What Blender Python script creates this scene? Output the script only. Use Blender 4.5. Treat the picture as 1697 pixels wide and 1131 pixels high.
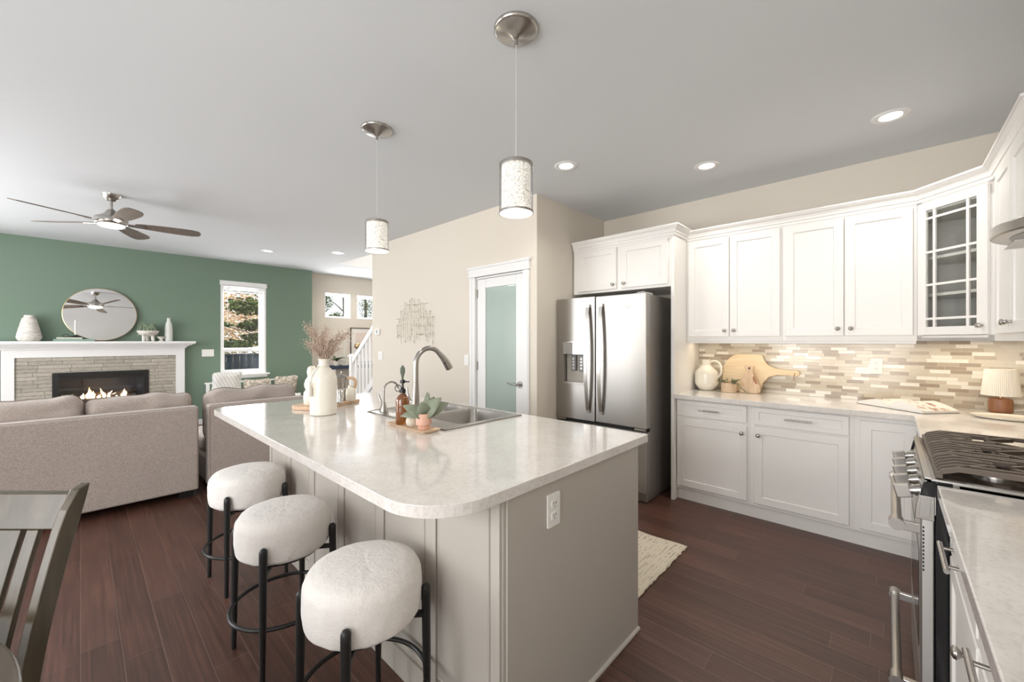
import bpy, bmesh, math, random
from mathutils import Vector, Matrix, noise
PI = math.pi
random.seed(7)
S = bpy.context.scene
COL = S.collection
for o in list(bpy.data.objects): bpy.data.objects.remove(o)

# ------------------------------------------------------------------ camera
cd = bpy.data.cameras.new('camera'); cam = bpy.data.objects.new('camera', cd); COL.objects.link(cam)
cd.sensor_fit = 'HORIZONTAL'; cd.sensor_width = 36; cd.lens = 669 / 1697 * 36
cd.clip_start = .02; cd.clip_end = 200
cam.location = (0, 0, 1.37); cam.rotation_euler = (PI / 2, 0, math.atan(625.5 / 669))
S.camera = cam
S.view_settings.view_transform = 'Standard'; S.view_settings.look = 'None'
S.view_settings.gamma = 1; S.view_settings.use_curve_mapping = False
S.view_settings.exposure = 0.18
try:
    S.cycles.max_bounces = 10; S.cycles.diffuse_bounces = 6; S.cycles.glossy_bounces = 5
    S.cycles.transmission_bounces = 8; S.cycles.transparent_max_bounces = 16; S.cycles.sample_clamp_indirect = 6
    S.cycles.use_denoising = True
except Exception: pass

# ------------------------------------------------------------------ sky and lights
W = bpy.data.worlds.new('sky'); S.world = W; W.use_nodes = True
bg = W.node_tree.nodes['Background']; bg.inputs[0].default_value = (.93, .96, 1, 1); bg.inputs[1].default_value = 1.15

def area(name, loc, rot, sx, sy, power, color=(1, 1, 1), spread=180):
    l = bpy.data.lights.new(name, 'AREA'); l.shape = 'RECTANGLE'; l.size = sx; l.size_y = sy
    l.energy = power; l.color = color; l.spread = math.radians(spread)
    o = bpy.data.objects.new(name, l); COL.objects.link(o); o.location = loc; o.rotation_euler = rot
    return o
DAY = (.98, .982, .985)
# daylight entering through the windows of the dining and living areas (openings are built below)
area('daylight_dining_window', (-1.46, -2.68, 1.45), (PI / 2, 0, 0), 1.0, 1.9, 47, DAY)
area('daylight_dining_window', (-.24, -2.68, 1.45), (PI / 2, 0, 0), 1.0, 1.9, 47, DAY)
area('daylight_living_window', (-5.5, -2.68, 1.45), (PI / 2, 0, 0), 2.8, 2.0, 140, DAY)
area('daylight_side_window', (-8.42, -1.6, 1.6), (0, -PI / 2, 0), 1.5, .7, 60, DAY)
area('daylight_hearth_window', (-8.42, 1.95, 1.6), (0, -PI / 2, 0), 1.4, .6, 20, DAY)
area('daylight_entry_window', (-8.75, 4.1, 2.1), (0, -PI / 2, 0), .5, 1.2, 85, DAY)
sun = bpy.data.lights.new('sun', 'SUN'); sun.energy = 2.6; sun.angle = .02; sun.color = (1, .93, .82)
so = bpy.data.objects.new('sun', sun); COL.objects.link(so); so.rotation_euler = (math.radians(48), 0, math.radians(100)); so.location = (0, 0, 9)

# ------------------------------------------------------------------ object helpers
ORG = {}
def empty(name, loc=(0, 0, 0), rz=0, label=None, cat=None, group=None):
    o = bpy.data.objects.new(name, None); COL.objects.link(o); o.location = loc; o.rotation_euler = (0, 0, rz)
    o.empty_display_size = .05
    ORG[o.name] = Vector(loc)
    if label: o['label'] = label
    if cat: o['category'] = cat
    if group: o['group'] = group
    return o
def tag(o, label=None, cat=None, group=None, kind=None):
    for k, v in (('label', label), ('category', cat), ('group', group), ('kind', kind)):
        if v: o[k] = v
    return o

class MB:
    """collects shapes; build() links them as one mesh object"""
    def __init__(s): s.v = []; s.f = []; s.s = []
    def add(s, vs, fs, smooth=False, M=None):
        b = len(s.v)
        s.v += [(M @ Vector(v)) if M else Vector(v) for v in vs]
        s.f += [tuple(i + b for i in f) for f in fs]; s.s += [smooth] * len(fs)
        return s
    def box(s, x0, x1, y0, y1, z0, z1, M=None):
        x0, x1 = sorted((x0, x1)); y0, y1 = sorted((y0, y1)); z0, z1 = sorted((z0, z1))
        vs = [(x, y, z) for z in (z0, z1) for y in (y0, y1) for x in (x0, x1)]
        return s.add(vs, [(0, 2, 3, 1), (4, 5, 7, 6), (0, 1, 5, 4), (2, 6, 7, 3), (0, 4, 6, 2), (1, 3, 7, 5)], False, M)
    def prism(s, pts, z0, z1, M=None, smooth=False):
        n = len(pts)
        if sum(pts[i][0] * pts[(i + 1) % n][1] - pts[(i + 1) % n][0] * pts[i][1] for i in range(n)) < 0: pts = pts[::-1]
        vs = [(p[0], p[1], z0) for p in pts] + [(p[0], p[1], z1) for p in pts]
        s.add(vs, [tuple(range(n))[::-1], tuple(range(n, 2 * n))], False, M)
        b = len(s.v) - 2 * n
        for i in range(n):
            j = (i + 1) % n; s.f.append((b + i, b + j, b + n + j, b + n + i)); s.s.append(smooth)
        return s
    def lathe(s, prof, seg=32, M=None, smooth=True, wob=None, sx=1, sy=1):
        vs = []; fs = []; n = len(prof)
        for k in range(seg):
            a = 2 * PI * k / seg
            for r, z in prof: vs.append((r * math.cos(a) * sx, r * math.sin(a) * sy, z))
        for k in range(seg):
            j = (k + 1) % seg
            for i in range(n - 1): fs.append((k * n + i, j * n + i, j * n + i + 1, k * n + i + 1))
        loop = prof[0] == prof[-1]
        if prof[0][0] > 1e-5 and not loop: fs.append(tuple(k * n for k in range(seg))[::-1])
        if prof[-1][0] > 1e-5 and not loop: fs.append(tuple(k * n + n - 1 for k in range(seg)))
        if wob: vs = [wob(Vector(v)) for v in vs]
        return s.add(vs, fs, smooth, M)
    def cyl(s, p, q, r, r2=None, seg=16, smooth=True):
        p = Vector(p); q = Vector(q); d = q - p
        M = Matrix.Translation(p) @ d.to_track_quat('Z', 'Y').to_matrix().to_4x4()
        return s.lathe([(r, 0), (r if r2 is None else r2, d.length)], seg, M, smooth)
    def tube(s, pts, r, seg=10, closed=False, caps=True):
        pts = [Vector(p) for p in pts]; n = len(pts); rs = r if isinstance(r, (list, tuple)) else [r] * n
        b = len(s.v); prev = None
        for i, p in enumerate(pts):
            if closed: t = pts[(i + 1) % n] - pts[i - 1]
            else: t = pts[min(i + 1, n - 1)] - pts[max(i - 1, 0)]
            t.normalize()
            if prev is None:
                a = Vector((0, 0, 1)) if abs(t.z) < .9 else Vector((1, 0, 0)); u = t.cross(a).normalized()
            else: u = (prev - t * prev.dot(t)).normalized()
            prev = u; w = t.cross(u)
            for k in range(seg):
                a = 2 * PI * k / seg; s.v.append(p + (u * math.cos(a) + w * math.sin(a)) * rs[i])
        for i in range(n if closed else n - 1):
            j = (i + 1) % n
            for k in range(seg):
                m = (k + 1) % seg; s.f.append((b + i * seg + k, b + i * seg + m, b + j * seg + m, b + j * seg + k)); s.s.append(True)
        if not closed and caps:
            s.f.append(tuple(b + k for k in range(seg))[::-1]); s.s.append(False)
            s.f.append(tuple(b + (n - 1) * seg + k for k in range(seg))); s.s.append(False)
        return s
    def sphere(s, c, r, seg=16, rings=10, sc=(1, 1, 1)):
        M = Matrix.Translation(Vector(c)) @ Matrix.Diagonal((sc[0], sc[1], sc[2], 1))
        return s.lathe([(max(0, r * math.sin(PI * i / rings)), -r * math.cos(PI * i / rings)) for i in range(rings + 1)], seg, M)
    def panel(s, w, h, t, rail, rec, M, railz=None):
        """shaker door, local x right, z up, front at y=0, back at y=t"""
        rz = railz or rail; c = .003
        def ring(a, b, y): return [(a, y, b), (w - a, y, b), (w - a, y, h - b), (a, y, h - b)]
        vs = ring(0, 0, t) + ring(0, 0, c) + ring(c, c, 0) + ring(rail, rz, 0) + ring(rail + .004, rz + .004, rec)
        fs = [(3, 2, 1, 0)]
        for k in range(4):
            for i in range(4):
                j = (i + 1) % 4; fs.append((k * 4 + i, k * 4 + j, k * 4 + 4 + j, k * 4 + 4 + i))
        fs.append((16, 17, 18, 19))
        return s.add(vs, fs, False, M)
    def leaf(s, base, direc, L, w, curl=.3, up=Vector((0, 0, 1)), n=6, fold=.25):
        d = Vector(direc).normalized(); side = d.cross(up)
        if side.length < .05: side = Vector((1, 0, 0))
        side.normalize(); nn = side.cross(d).normalized(); b = len(s.v); base = Vector(base)
        for i in range(n + 1):
            t = i / n; c = base + d * (L * t) - nn * (curl * L * t * t)
            ww = w * math.sin(PI * min(.98, (t * .9 + .1))) ** .8 * .5
            s.v += [c - side * ww + nn * ww * fold, c, c + side * ww + nn * ww * fold]
        for i in range(n):
            for k in range(2):
                s.f.append((b + i * 3 + k, b + i * 3 + k + 1, b + i * 3 + k + 4, b + i * 3 + k + 3)); s.s.append(True)
        return s
    def build(s, name, mat, parent=None, bev=0, seg=2, local=False, sub=0, solid=0, sharp=48):
        me = bpy.data.meshes.new(name)
        off = Vector((0, 0, 0))
        if parent is not None and not local: off = ORG.get(parent.name, off)
        me.from_pydata([tuple(v - off) for v in s.v], [], s.f)
        me.polygons.foreach_set('use_smooth', s.s); me.update()
        if any(s.s) and sharp: me.set_sharp_from_angle(angle=math.radians(sharp))
        if mat: me.materials.append(mat)
        o = bpy.data.objects.new(name, me); COL.objects.link(o); ORG[o.name] = Vector(off)
        if parent is not None: o.parent = parent
        if solid:
            m = o.modifiers.new('thickness', 'SOLIDIFY'); m.thickness = solid; m.offset = 0
        if bev:
            m = o.modifiers.new('bevel', 'BEVEL'); m.width = bev; m.segments = seg; m.limit_method = 'ANGLE'; m.angle_limit = math.radians(40)
        if sub:
            m = o.modifiers.new('sub', 'SUBSURF'); m.levels = sub; m.render_levels = sub
        return o
def TR(x, y, z, rz=0, rx=0, ry=0):
    return Matrix.Translation((x, y, z)) @ Matrix.Rotation(rz, 4, 'Z') @ Matrix.Rotation(ry, 4, 'Y') @ Matrix.Rotation(rx, 4, 'X')
def arc(cx, cy, r, a0, a1, n=8):
    return [(cx + r * math.cos(math.radians(a0 + (a1 - a0) * i / n)), cy + r * math.sin(math.radians(a0 + (a1 - a0) * i / n))) for i in range(n + 1)]
def curve(pts, k=5):
    P = [Vector(p) for p in pts]; P = [P[0] * 2 - P[1]] + P + [P[-1] * 2 - P[-2]]; out = []
    for i in range(1, len(P) - 2):
        for j in range(k):
            t = j / k; a, b, c, d = P[i - 1:i + 3]
            out.append(.5 * (2 * b + (c - a) * t + (2 * a - 5 * b + 4 * c - d) * t * t + (3 * b - a - 3 * c + d) * t ** 3))
    return out + [P[-2]]
def rrect(x0, x1, y0, y1, r, n=5):
    return arc(x1 - r, y0 + r, r, -90, 0, n) + arc(x1 - r, y1 - r, r, 0, 90, n) + arc(x0 + r, y1 - r, r, 90, 180, n) + arc(x0 + r, y0 + r, r, 180, 270, n)
def copy_tree(o, parent=None):
    c = o.copy(); COL.objects.link(c); ORG[c.name] = ORG.get(o.name, Vector())
    if parent is not None: c.parent = parent
    for ch in list(o.children): copy_tree(ch, c)
    return c
def struct(name, mb, mat, parent=None, **k):
    o = mb.build(name, mat, parent, **k)
    if parent is None: o['kind'] = 'structure'
    return o
def sroot(name, loc=(0, 0, 0)):
    o = empty(name, loc); o['kind'] = 'structure'; return o
def moveo(o, dx, dy, dz=0):
    o.location = Vector(o.location) + Vector((dx, dy, dz)); return o

# ------------------------------------------------------------------ materials
class NT:
    def __init__(s, name, **kw):
        s.m = bpy.data.materials.new(name); s.m.use_nodes = True; s.t = s.m.node_tree; s.N = s.t.nodes; s.L = s.t.links
        s.b = s.N['Principled BSDF']; s.set(**kw)
    def set(s, col=None, rough=None, metal=None, **kw):
        if col is not None: s.b.inputs['Base Color'].default_value = (*col, 1)
        if rough is not None: s.b.inputs['Roughness'].default_value = rough
        if metal is not None: s.b.inputs['Metallic'].default_value = metal
        for k, v in kw.items():
            i = s.b.inputs[k.replace('_', ' ')]; i.default_value = v
    def n(s, ty, **kw):
        x = s.N.new(ty)
        for k, v in kw.items(): setattr(x, k, v)
        return x
    def inp(s, sock, v):
        if v is None: return
        if hasattr(v, 'is_output') or isinstance(v, bpy.types.NodeSocket): s.L.new(v, sock)
        else: sock.default_value = v
    def math(s, op, a, b=None, c=None):
        x = s.n('ShaderNodeMath', operation=op); s.inp(x.inputs[0], a); s.inp(x.inputs[1], b)
        if c is not None: s.inp(x.inputs[2], c)
        return x.outputs[0]
    def coord(s, scale=(1, 1, 1), which='Object', rot=(0, 0, 0)):
        c = s.n('ShaderNodeTexCoord'); mp = s.n('ShaderNodeMapping'); s.L.new(c.outputs[which], mp.inputs[0])
        mp.inputs['Scale'].default_value = scale; mp.inputs['Rotation'].default_value = rot
        return mp.outputs[0]
    def noise(s, vec, scale, detail=3, rough=.5):
        x = s.n('ShaderNodeTexNoise'); s.L.new(vec, x.inputs['Vector']); x.inputs['Scale'].default_value = scale
        x.inputs['Detail'].default_value = detail; x.inputs['Roughness'].default_value = rough
        return x.outputs[0]
    def ramp(s, fac, stops, interp='LINEAR'):
        x = s.n('ShaderNodeValToRGB'); x.color_ramp.interpolation = interp; s.inp(x.inputs[0], fac); e = x.color_ramp.elements
        e[0].position = stops[0][0]; e[0].color = (*stops[0][1], 1); e[1].position = stops[-1][0]; e[1].color = (*stops[-1][1], 1)
        for p, c in stops[1:-1]:
            k = e.new(p); k.color = (*c, 1)
        return x.outputs[0]
    def mix(s, f, a, b, blend='MIX'):
        x = s.n('ShaderNodeMix', data_type='RGBA', blend_type=blend); s.inp(x.inputs[0], f)
        for k, v in ((6, a), (7, b)):
            if isinstance(v, tuple): x.inputs[k].default_value = (*v, 1)
            else: s.L.new(v, x.inputs[k])
        return x.outputs[2]
    def bump(s, h, strength=.3, dist=.01):
        x = s.n('ShaderNodeBump'); s.L.new(h, x.inputs['Height']); x.inputs['Strength'].default_value = strength
        x.inputs['Distance'].default_value = dist; s.L.new(x.outputs[0], s.b.inputs['Normal'])
    def color(s, c): s.L.new(c, s.b.inputs['Base Color'])
    def cells(s, u, v, L, Hh, gap):
        """running bond with random row offsets: returns id value sockets, grout mask (1 in the joint)"""
        vr = s.math('DIVIDE', v, Hh); row = s.math('FLOOR', vr)
        w = s.n('ShaderNodeTexWhiteNoise', noise_dimensions='1D'); s.L.new(row, w.inputs['W'])
        uu = s.math('ADD', s.math('DIVIDE', u, L), s.math('MULTIPLY', w.outputs['Value'], 7.3)); colm = s.math('FLOOR', uu)
        cmb = s.n('ShaderNodeCombineXYZ'); s.L.new(colm, cmb.inputs[0]); s.L.new(row, cmb.inputs[1])
        w2 = s.n('ShaderNodeTexWhiteNoise', noise_dimensions='2D'); s.L.new(cmb.outputs[0], w2.inputs['Vector'])
        fu = s.math('FRACT', uu); fv = s.math('FRACT', vr)
        eu = s.math('MULTIPLY', s.math('MINIMUM', fu, s.math('SUBTRACT', 1, fu)), L)
        ev = s.math('MULTIPLY', s.math('MINIMUM', fv, s.math('SUBTRACT', 1, fv)), Hh)
        g = s.math('LESS_THAN', s.math('MINIMUM', eu, ev), gap)
        return w2.outputs['Value'], g, s.math('MINIMUM', eu, ev)

def plain(name, col, rough=.5, metal=0, **kw): return NT(name, col=col, rough=rough, metal=metal, **kw).m
def sep(t, vec):
    x = t.n('ShaderNodeSeparateXYZ'); t.L.new(vec, x.inputs[0]); return x.outputs

def wallpaint(name, col, rough=.85, b=.04):
    t = NT(name, col=col, rough=rough); v = t.coord(); t.bump(t.noise(v, 160, 2), b, .004); return t.m
M_ceil = wallpaint('ceiling_paint', (.675, .702, .728), .9)
M_wall = wallpaint('warm_beige_paint', (.71, .655, .575))
M_green = wallpaint('sage_green_paint', (.16, .232, .175), .6)
M_white = plain('white_enamel', (.825, .805, .78), .38)
M_trim = plain('white_trim', (.82, .82, .82), .4)
M_gray = plain('island_greige_paint', (.47, .44, .395), .42)
M_dark = plain('dark_gap', (.02, .02, .02), .8)
M_satin = plain('satin_steel', (.62, .60, .57), .33, 1)
M_black = plain('black_metal', (.012, .012, .012), .38)
M_blackgl = plain('black_gloss', (.008, .008, .009), .12)
M_nickel = plain('brushed_nickel', (.44, .42, .395), .28, 1)
M_chrome = plain('polished_metal', (.55, .54, .52), .14, 1)
M_plate = plain('white_plastic', (.82, .81, .78), .35)
M_slot = plain('slot_dark', (.10, .09, .08), .6)
M_almond = plain('almond_ceramic', (.80, .76, .66), .22)
M_ivory = plain('ivory_glaze', (.84, .80, .71), .16)

t = NT('stainless_steel', col=(.42, .405, .385), rough=.3, metal=1); v = t.coord((60, 60, .6))
t.L.new(t.math('MULTIPLY_ADD', t.noise(v, 6, 3), .08, .30), t.b.inputs['Roughness']); t.set(Anisotropic=.85, Anisotropic_Rotation=.25); M_steel = t.m
t = NT('stainless_side', col=(.36, .34, .32), rough=.42, metal=.8); M_steelside = t.m

t = NT('quartz_top', rough=.11); v = t.coord(); n1 = t.noise(v, 9, 8, .65); n2 = t.noise(v, 90, 4, .6); n3 = t.noise(v, 2.4, 6, .7)
c = t.ramp(n1, [(.3, (.69, .65, .615)), (.5, (.74, .705, .675)), (.75, (.78, .75, .725))])
c = t.mix(t.ramp(n2, [(.35, (1, 1, 1)), (.5, (0, 0, 0))]), c, (.62, .585, .54))
c = t.mix(.25, c, t.ramp(n3, [(.4, (.76, .74, .71)), (.49, (.58, .55, .51)), (.56, (.77, .75, .72))])); t.color(c); t.set(Coat_Weight=.3, Coat_Roughness=.03); M_quartz = t.m

t = NT('hardwood_planks', rough=.3); v = t.coord(); x, y, z = sep(t, v)[:3]
idv, g, e = t.cells(x, y, 1.15, .127, .0007)
vg = t.coord((.8, 26, 1)); gr = t.noise(vg, 2.6, 8, .6)
big = t.noise(t.coord((1, 3.2, 1)), 2.2, 4, .6)
base = t.ramp(idv, [(0, (.046, .020, .014)), (.35, (.068, .029, .020)), (.7, (.092, .040, .028)), (1, (.125, .057, .040))])
c = t.mix(.55, base, t.ramp(gr, [(.34, (.034, .014, .009)), (.5, (.090, .038, .026)), (.68, (.17, .077, .052))]))
c = t.mix(t.ramp(big, [(.45, (0, 0, 0)), (.7, (.5, .5, .5))]), c, (.060, .030, .023))
c = t.mix(t.math('MULTIPLY', g, .55), c, (.28, .20, .16)); t.color(c)  # pale joint colour paints in the light reflected by the plank bevels
t.L.new(t.math('MULTIPLY_ADD', gr, .22, .27), t.b.inputs['Roughness'])
hh = t.math('ADD', t.math('MULTIPLY', t.math('MINIMUM', t.math('DIVIDE', e, .004), 1), 1.0), t.math('MULTIPLY', gr, .35)); t.bump(hh, .3, .0015); M_floor = t.m

def tilemat(name, swap):
    t = NT(name, rough=.2); v = t.coord(); o = sep(t, v); u = o[1] if swap else o[0]
    idv, g, e = t.cells(u, o[2], .1005, .0254, .0009)
    c = t.ramp(idv, [(0, (.56, .50, .40)), (.30, (.62, .565, .46)), (.54, (.33, .26, .195)), (.70, (.44, .365, .285)), (.84, (.86, .82, .74)), (1, (.86, .82, .74))], 'CONSTANT')
    c = t.mix(.35, c, t.mix(t.noise(v, 55, 4), c, (.46, .40, .31)), 'MIX')
    c = t.mix(g, c, (.56, .50, .41)); t.color(c)
    t.L.new(t.math('MULTIPLY_ADD', g, .5, .14), t.b.inputs['Roughness'])
    t.bump(t.math('SUBTRACT', 1, g), .4, .001); return t.m
M_tile = tilemat('mosaic_tile', False); M_tile2 = tilemat('mosaic_tile_side', True)

t = NT('ledger_stone', rough=.85); v = t.coord(); o = sep(t, v)
wob = t.math('MULTIPLY', t.math('SUBTRACT', t.noise(v, 9, 2), .5), .012)
idv, g, e = t.cells(o[1], t.math('ADD', o[2], wob), .30, .050, .0018)
n1 = t.noise(t.coord((10, 10, 40)), 2.2, 8, .7)
c = t.mix(.6, t.ramp(idv, [(0, (.32, .29, .24)), (.5, (.46, .42, .35)), (1, (.58, .53, .45))]), t.ramp(n1, [(.3, (.25, .235, .20)), (.7, (.64, .60, .52))]))
c = t.mix(g, c, (.13, .12, .10)); t.color(c)
t.bump(t.math('ADD', t.math('ADD', t.math('MULTIPLY', idv, .9), n1), t.math('MULTIPLY', g, -1.2)), .8, .012); M_stone = t.m

def fabric(name, col, col2, sc=420, b=.35, rough=.95):
    t = NT(name, rough=rough); v = t.coord(); w = t.n('ShaderNodeTexWave'); w.bands_direction = 'Z'; t.L.new(v, w.inputs[0]); w.inputs['Scale'].default_value = sc / 8; w.inputs['Distortion'].default_value = 3; w.inputs['Detail'].default_value = 2
    n = t.noise(v, sc, 3, .7); big = t.noise(v, 5, 2)
    c = t.mix(t.ramp(n, [(.35, (0, 0, 0)), (.65, (1, 1, 1))]), col, col2); c = t.mix(t.math('MULTIPLY', big, .25), c, tuple(k * .82 for k in col)); t.color(c)
    t.bump(t.math('ADD', n, t.math('MULTIPLY', w.outputs['Fac'], .4)), b, .003); t.set(Sheen_Weight=.25, Sheen_Roughness=.5)
    return t.m
M_sofa = fabric('taupe_upholstery', (.36, .30, .265), (.58, .51, .465), 170)
M_pipe = plain('taupe_piping', (.28, .23, .20), .9)
M_pillow = fabric('white_linen', (.78, .76, .72), (.86, .84, .80), 400, .25)
t = NT('striped_cushion_fabric', rough=.95); v = t.coord(rot=(.5, .4, .3)); w = t.n('ShaderNodeTexWave'); t.L.new(v, w.inputs[0]); w.inputs['Scale'].default_value = 7; w.inputs['Distortion'].default_value = 1.2
t.color(t.ramp(w.outputs['Fac'], [(.80, (.84, .83, .80)), (.9, (.66, .66, .67))])); M_stripe = t.m
t = NT('patterned_cushion_fabric', rough=.95); v = t.coord(); n = t.noise(v, 26, 3, .6)
t.color(t.ramp(n, [(.46, (.72, .66, .56)), (.5, (.72, .66, .56)), (.53, (.10, .09, .09)), (.6, (.62, .55, .45))])); M_pattern = t.m

t = NT('boucle_fabric', rough=1); v = t.coord(); n = t.noise(v, 230, 4, .75); n2 = t.noise(v, 60, 2)
t.color(t.ramp(n, [(.3, (.80, .755, .715)), (.6, (.93, .90, .865))])); t.bump(t.math('ADD', n, n2), .55, .006); t.set(Sheen_Weight=.4); M_boucle = t.m

def wood(name, a, b, axis='X', sc=1, rough=.5, dark=None):
    t = NT(name, rough=rough); s = {'X': (2, 18, 18), 'Y': (18, 2, 18), 'Z': (18, 18, 2)}[axis]
    v = t.coord(tuple(k * sc for k in s)); n = t.noise(v, 2.2, 6, .65)
    t.color(t.ramp(n, [(.3, a), (.7, b)])); t.bump(n, .12, .002); return t.m
M_maple = wood('pale_maple', (.66, .50, .31), (.78, .64, .44), 'X', 1, .5)
M_oak = wood('light_oak', (.56, .37, .24), (.70, .50, .34), 'Y', 1, .45)
M_spalt = wood('spalted_wood', (.48, .33, .21), (.68, .52, .36), 'Z', 1, .5)
M_walnut = wood('walnut', (.22, .09, .04), (.36, .16, .075), 'Z', 1, .4)
M_chair = wood('grey_stained_wood', (.036, .026, .013), (.088, .068, .041), 'Z', .6, .34)
M_table = wood('table_wood', (.07, .057, .042), (.12, .10, .078), 'X', .5, .35)
M_traywood = wood('tray_wood', (.62, .44, .30), (.76, .60, .44), 'X', 1, .55)
M_blade = wood('fan_blade_wood', (.13, .105, .085), (.19, .155, .125), 'X', 1, .5)
M_glass = NT('clear_glass', col=(1, 1, 1), rough=.0); M_glass.set(Transmission_Weight=1, IOR=1.45); M_glass = M_glass.m
def pane(name, tint=(1, 1, 1), k=.08):
    m = bpy.data.materials.new(name); m.use_nodes = True; N = m.node_tree.nodes; L = m.node_tree.links; N.clear()
    o = N.new('ShaderNodeOutputMaterial'); tr = N.new('ShaderNodeBsdfTransparent'); tr.inputs[0].default_value = (*tint, 1)
    gl = N.new('ShaderNodeBsdfGlossy'); gl.inputs['Roughness'].default_value = .01; mx = N.new('ShaderNodeMixShader'); lw = N.new('ShaderNodeLayerWeight'); lw.inputs[0].default_value = .5; pw = N.new('ShaderNodeMath'); pw.operation = 'POWER'; pw.inputs[1].default_value = 4; L.new(lw.outputs['Facing'], pw.inputs[0]); fr = N.new('ShaderNodeMath'); fr.operation = 'MULTIPLY_ADD'; fr.inputs[1].default_value = .7; fr.inputs[2].default_value = .035; L.new(pw.outputs[0], fr.inputs[0])
    L.new(fr.outputs[0], mx.inputs[0]); L.new(tr.outputs[0], mx.inputs[1]); L.new(gl.outputs[0], mx.inputs[2]); L.new(mx.outputs[0], o.inputs[0]); return m
M_pane = pane('window_pane')
M_cabglass = pane('cabinet_glass', (.93, .94, .93))
t = NT('frosted_pantry_glass', col=(.42, .52, .475), rough=.35); t.set(Transmission_Weight=.15, Coat_Weight=1.0, Coat_Roughness=.02, Coat_IOR=1.6); M_frost = t.m
M_shadeglass = pane('shade_glass', (.97, .97, .97))
M_mirror = plain('mirror_silver', (.86, .85, .83), .015, 1)
M_gold = plain('brass', (.55, .42, .24), .3, 1)
M_wire = plain('champagne_wire', (.58, .53, .43), .4, .6)
t = NT('amber_glass', col=(.30, .10, .02), rough=.06); t.set(Transmission_Weight=.55, Coat_Weight=1.0); M_amber = t.m
M_pink = plain('blush_ceramic', (.72, .43, .33), .4)
M_leaf = NT('succulent_leaf', col=(.215, .245, .175), rough=.45); M_leaf.set(Subsurface_Weight=.0); M_leaf = M_leaf.m
M_leafd = plain('deep_green_leaf', (.045, .10, .045), .4)
M_airplant = plain('pale_green_leaf', (.30, .36, .25), .6)
M_dry = plain('dried_flower', (.60, .47, .39), .9)
M_stemd = plain('dried_stem', (.36, .27, .20), .9)
M_paper = plain('paper', (.82, .79, .74), .7)
t = NT('printed_page', rough=.5); v = t.coord(); n = t.noise(v, 16, 4, .6); o = sep(t, v)
t.color(t.ramp(n, [(.56, (.82, .79, .74)), (.60, (.66, .47, .36)), (.66, (.33, .18, .13)), (.75, (.70, .62, .55))])); M_page = t.m
M_cream = plain('cream_fabric', (.80, .77, .70), .9)
M_pot = wood('wooden_pot', (.55, .40, .27), (.68, .52, .37), 'Z', 1, .7)
t = NT('woven_rug', rough=1); v = t.coord((26, 2.2, 1)); n = t.noise(v, 4, 4, .7)
n2 = t.noise(t.coord(), 90, 2); t.color(t.ramp(n, [(.57, (.66, .59, .48)), (.61, (.12, .10, .09)), (.66, (.60, .53, .43))])); t.bump(t.math('ADD', n, n2), .6, .004); M_rug = t.m
M_navy = plain('navy_cloth', (.035, .05, .085), .8)
M_teal = plain('pale_teal_cover', (.26, .38, .32), .7)
M_candle = plain('candle_wax', (.85, .83, .77), .5)
M_iron = plain('cast_iron', (.12, .092, .073), .45, .2)
t = NT('ribbed_ceramic', rough=.8); v = t.coord((8, 8, 40)); n = t.noise(v, 2, 6, .7); t.color(t.ramp(n, [(.35, (.48, .43, .38)), (.55, (.78, .75, .70))])); t.bump(n, .5, .004); M_ribbed = t.m
t = NT('log_bark', rough=.9); v = t.coord(); n = t.noise(v, 20, 5, .7); t.color(t.ramp(n, [(.3, (.10, .06, .04)), (.7, (.42, .30, .22))])); t.bump(n, .6, .01); M_log = t.m
def emit(name, col, st):
    m = bpy.data.materials.new(name); m.use_nodes = True; b = m.node_tree.nodes['Principled BSDF']
    b.inputs['Base Color'].default_value = (*col, 1); b.inputs['Emission Color'].default_value = (*col, 1); b.inputs['Emission Strength'].default_value = st; return m
M_lens = emit('lit_lens', (1, .98, .94), 6)
M_flame = NT('flame', rough=1); t = M_flame; v = t.coord(); o = sep(t, v)
t.L.new(t.ramp(t.math('MULTIPLY', t.math('SUBTRACT', o[2], 0.56), 4), [(0, (1, .92, .6)), (.6, (1, .6, .2)), (1, (.8, .16, .05))]), t.b.inputs['Emission Color']); t.set(Emission_Strength=3.0, col=(1, .5, .2)); M_flame = t.m

# ------------------------------------------------------------------ room shell
XR, YB, XL, YP, ZC = .76, 4.12, -8.257, 2.906, 2.745
YR = -2.6                                             # rear wall, behind the camera
b = MB().box(-9.2, XR + .12, YR - .15, 5.6, -.12, 0); struct('floor', b, M_floor)
b = MB().box(-9.2, XR + .12, YR - .15, 3.15, ZC, ZC + .25).box(-9.2, -7.165, 3.15, 5.6, ZC, ZC + .25).box(-3.6, XR + .12, 3.15, 5.6, ZC, ZC + .25).box(-7.165, -3.6, 4.2, 5.6, ZC, ZC + .25)
struct('ceiling', b, M_ceil)
b = MB().box(-7.285, -7.165, 3.15, 4.2, ZC + .25, 5.2).box(-7.165, -3.6, 4.2, 4.32, ZC + .25, 5.2).box(-3.6, -3.48, 3.15, 4.2, ZC + .25, 5.2).box(-7.285, -3.48, 3.03, 3.15, ZC + .25, 5.2)
b.box(-7.3, -3.4, 3.0, 4.4, 5.2, 5.3); struct('wall_stairwell', b, M_wall)
struct('wall_back', MB().box(-2.52, XR + .12, YB, YB + .12, 0, ZC), M_wall)
struct('wall_right', MB().box(XR, XR + .12, YR, YB, 0, ZC), M_wall)
struct('wall_fridge_side', MB().box(-2.52, -2.40, 2.906, YB, 0, ZC), M_wall)
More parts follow.
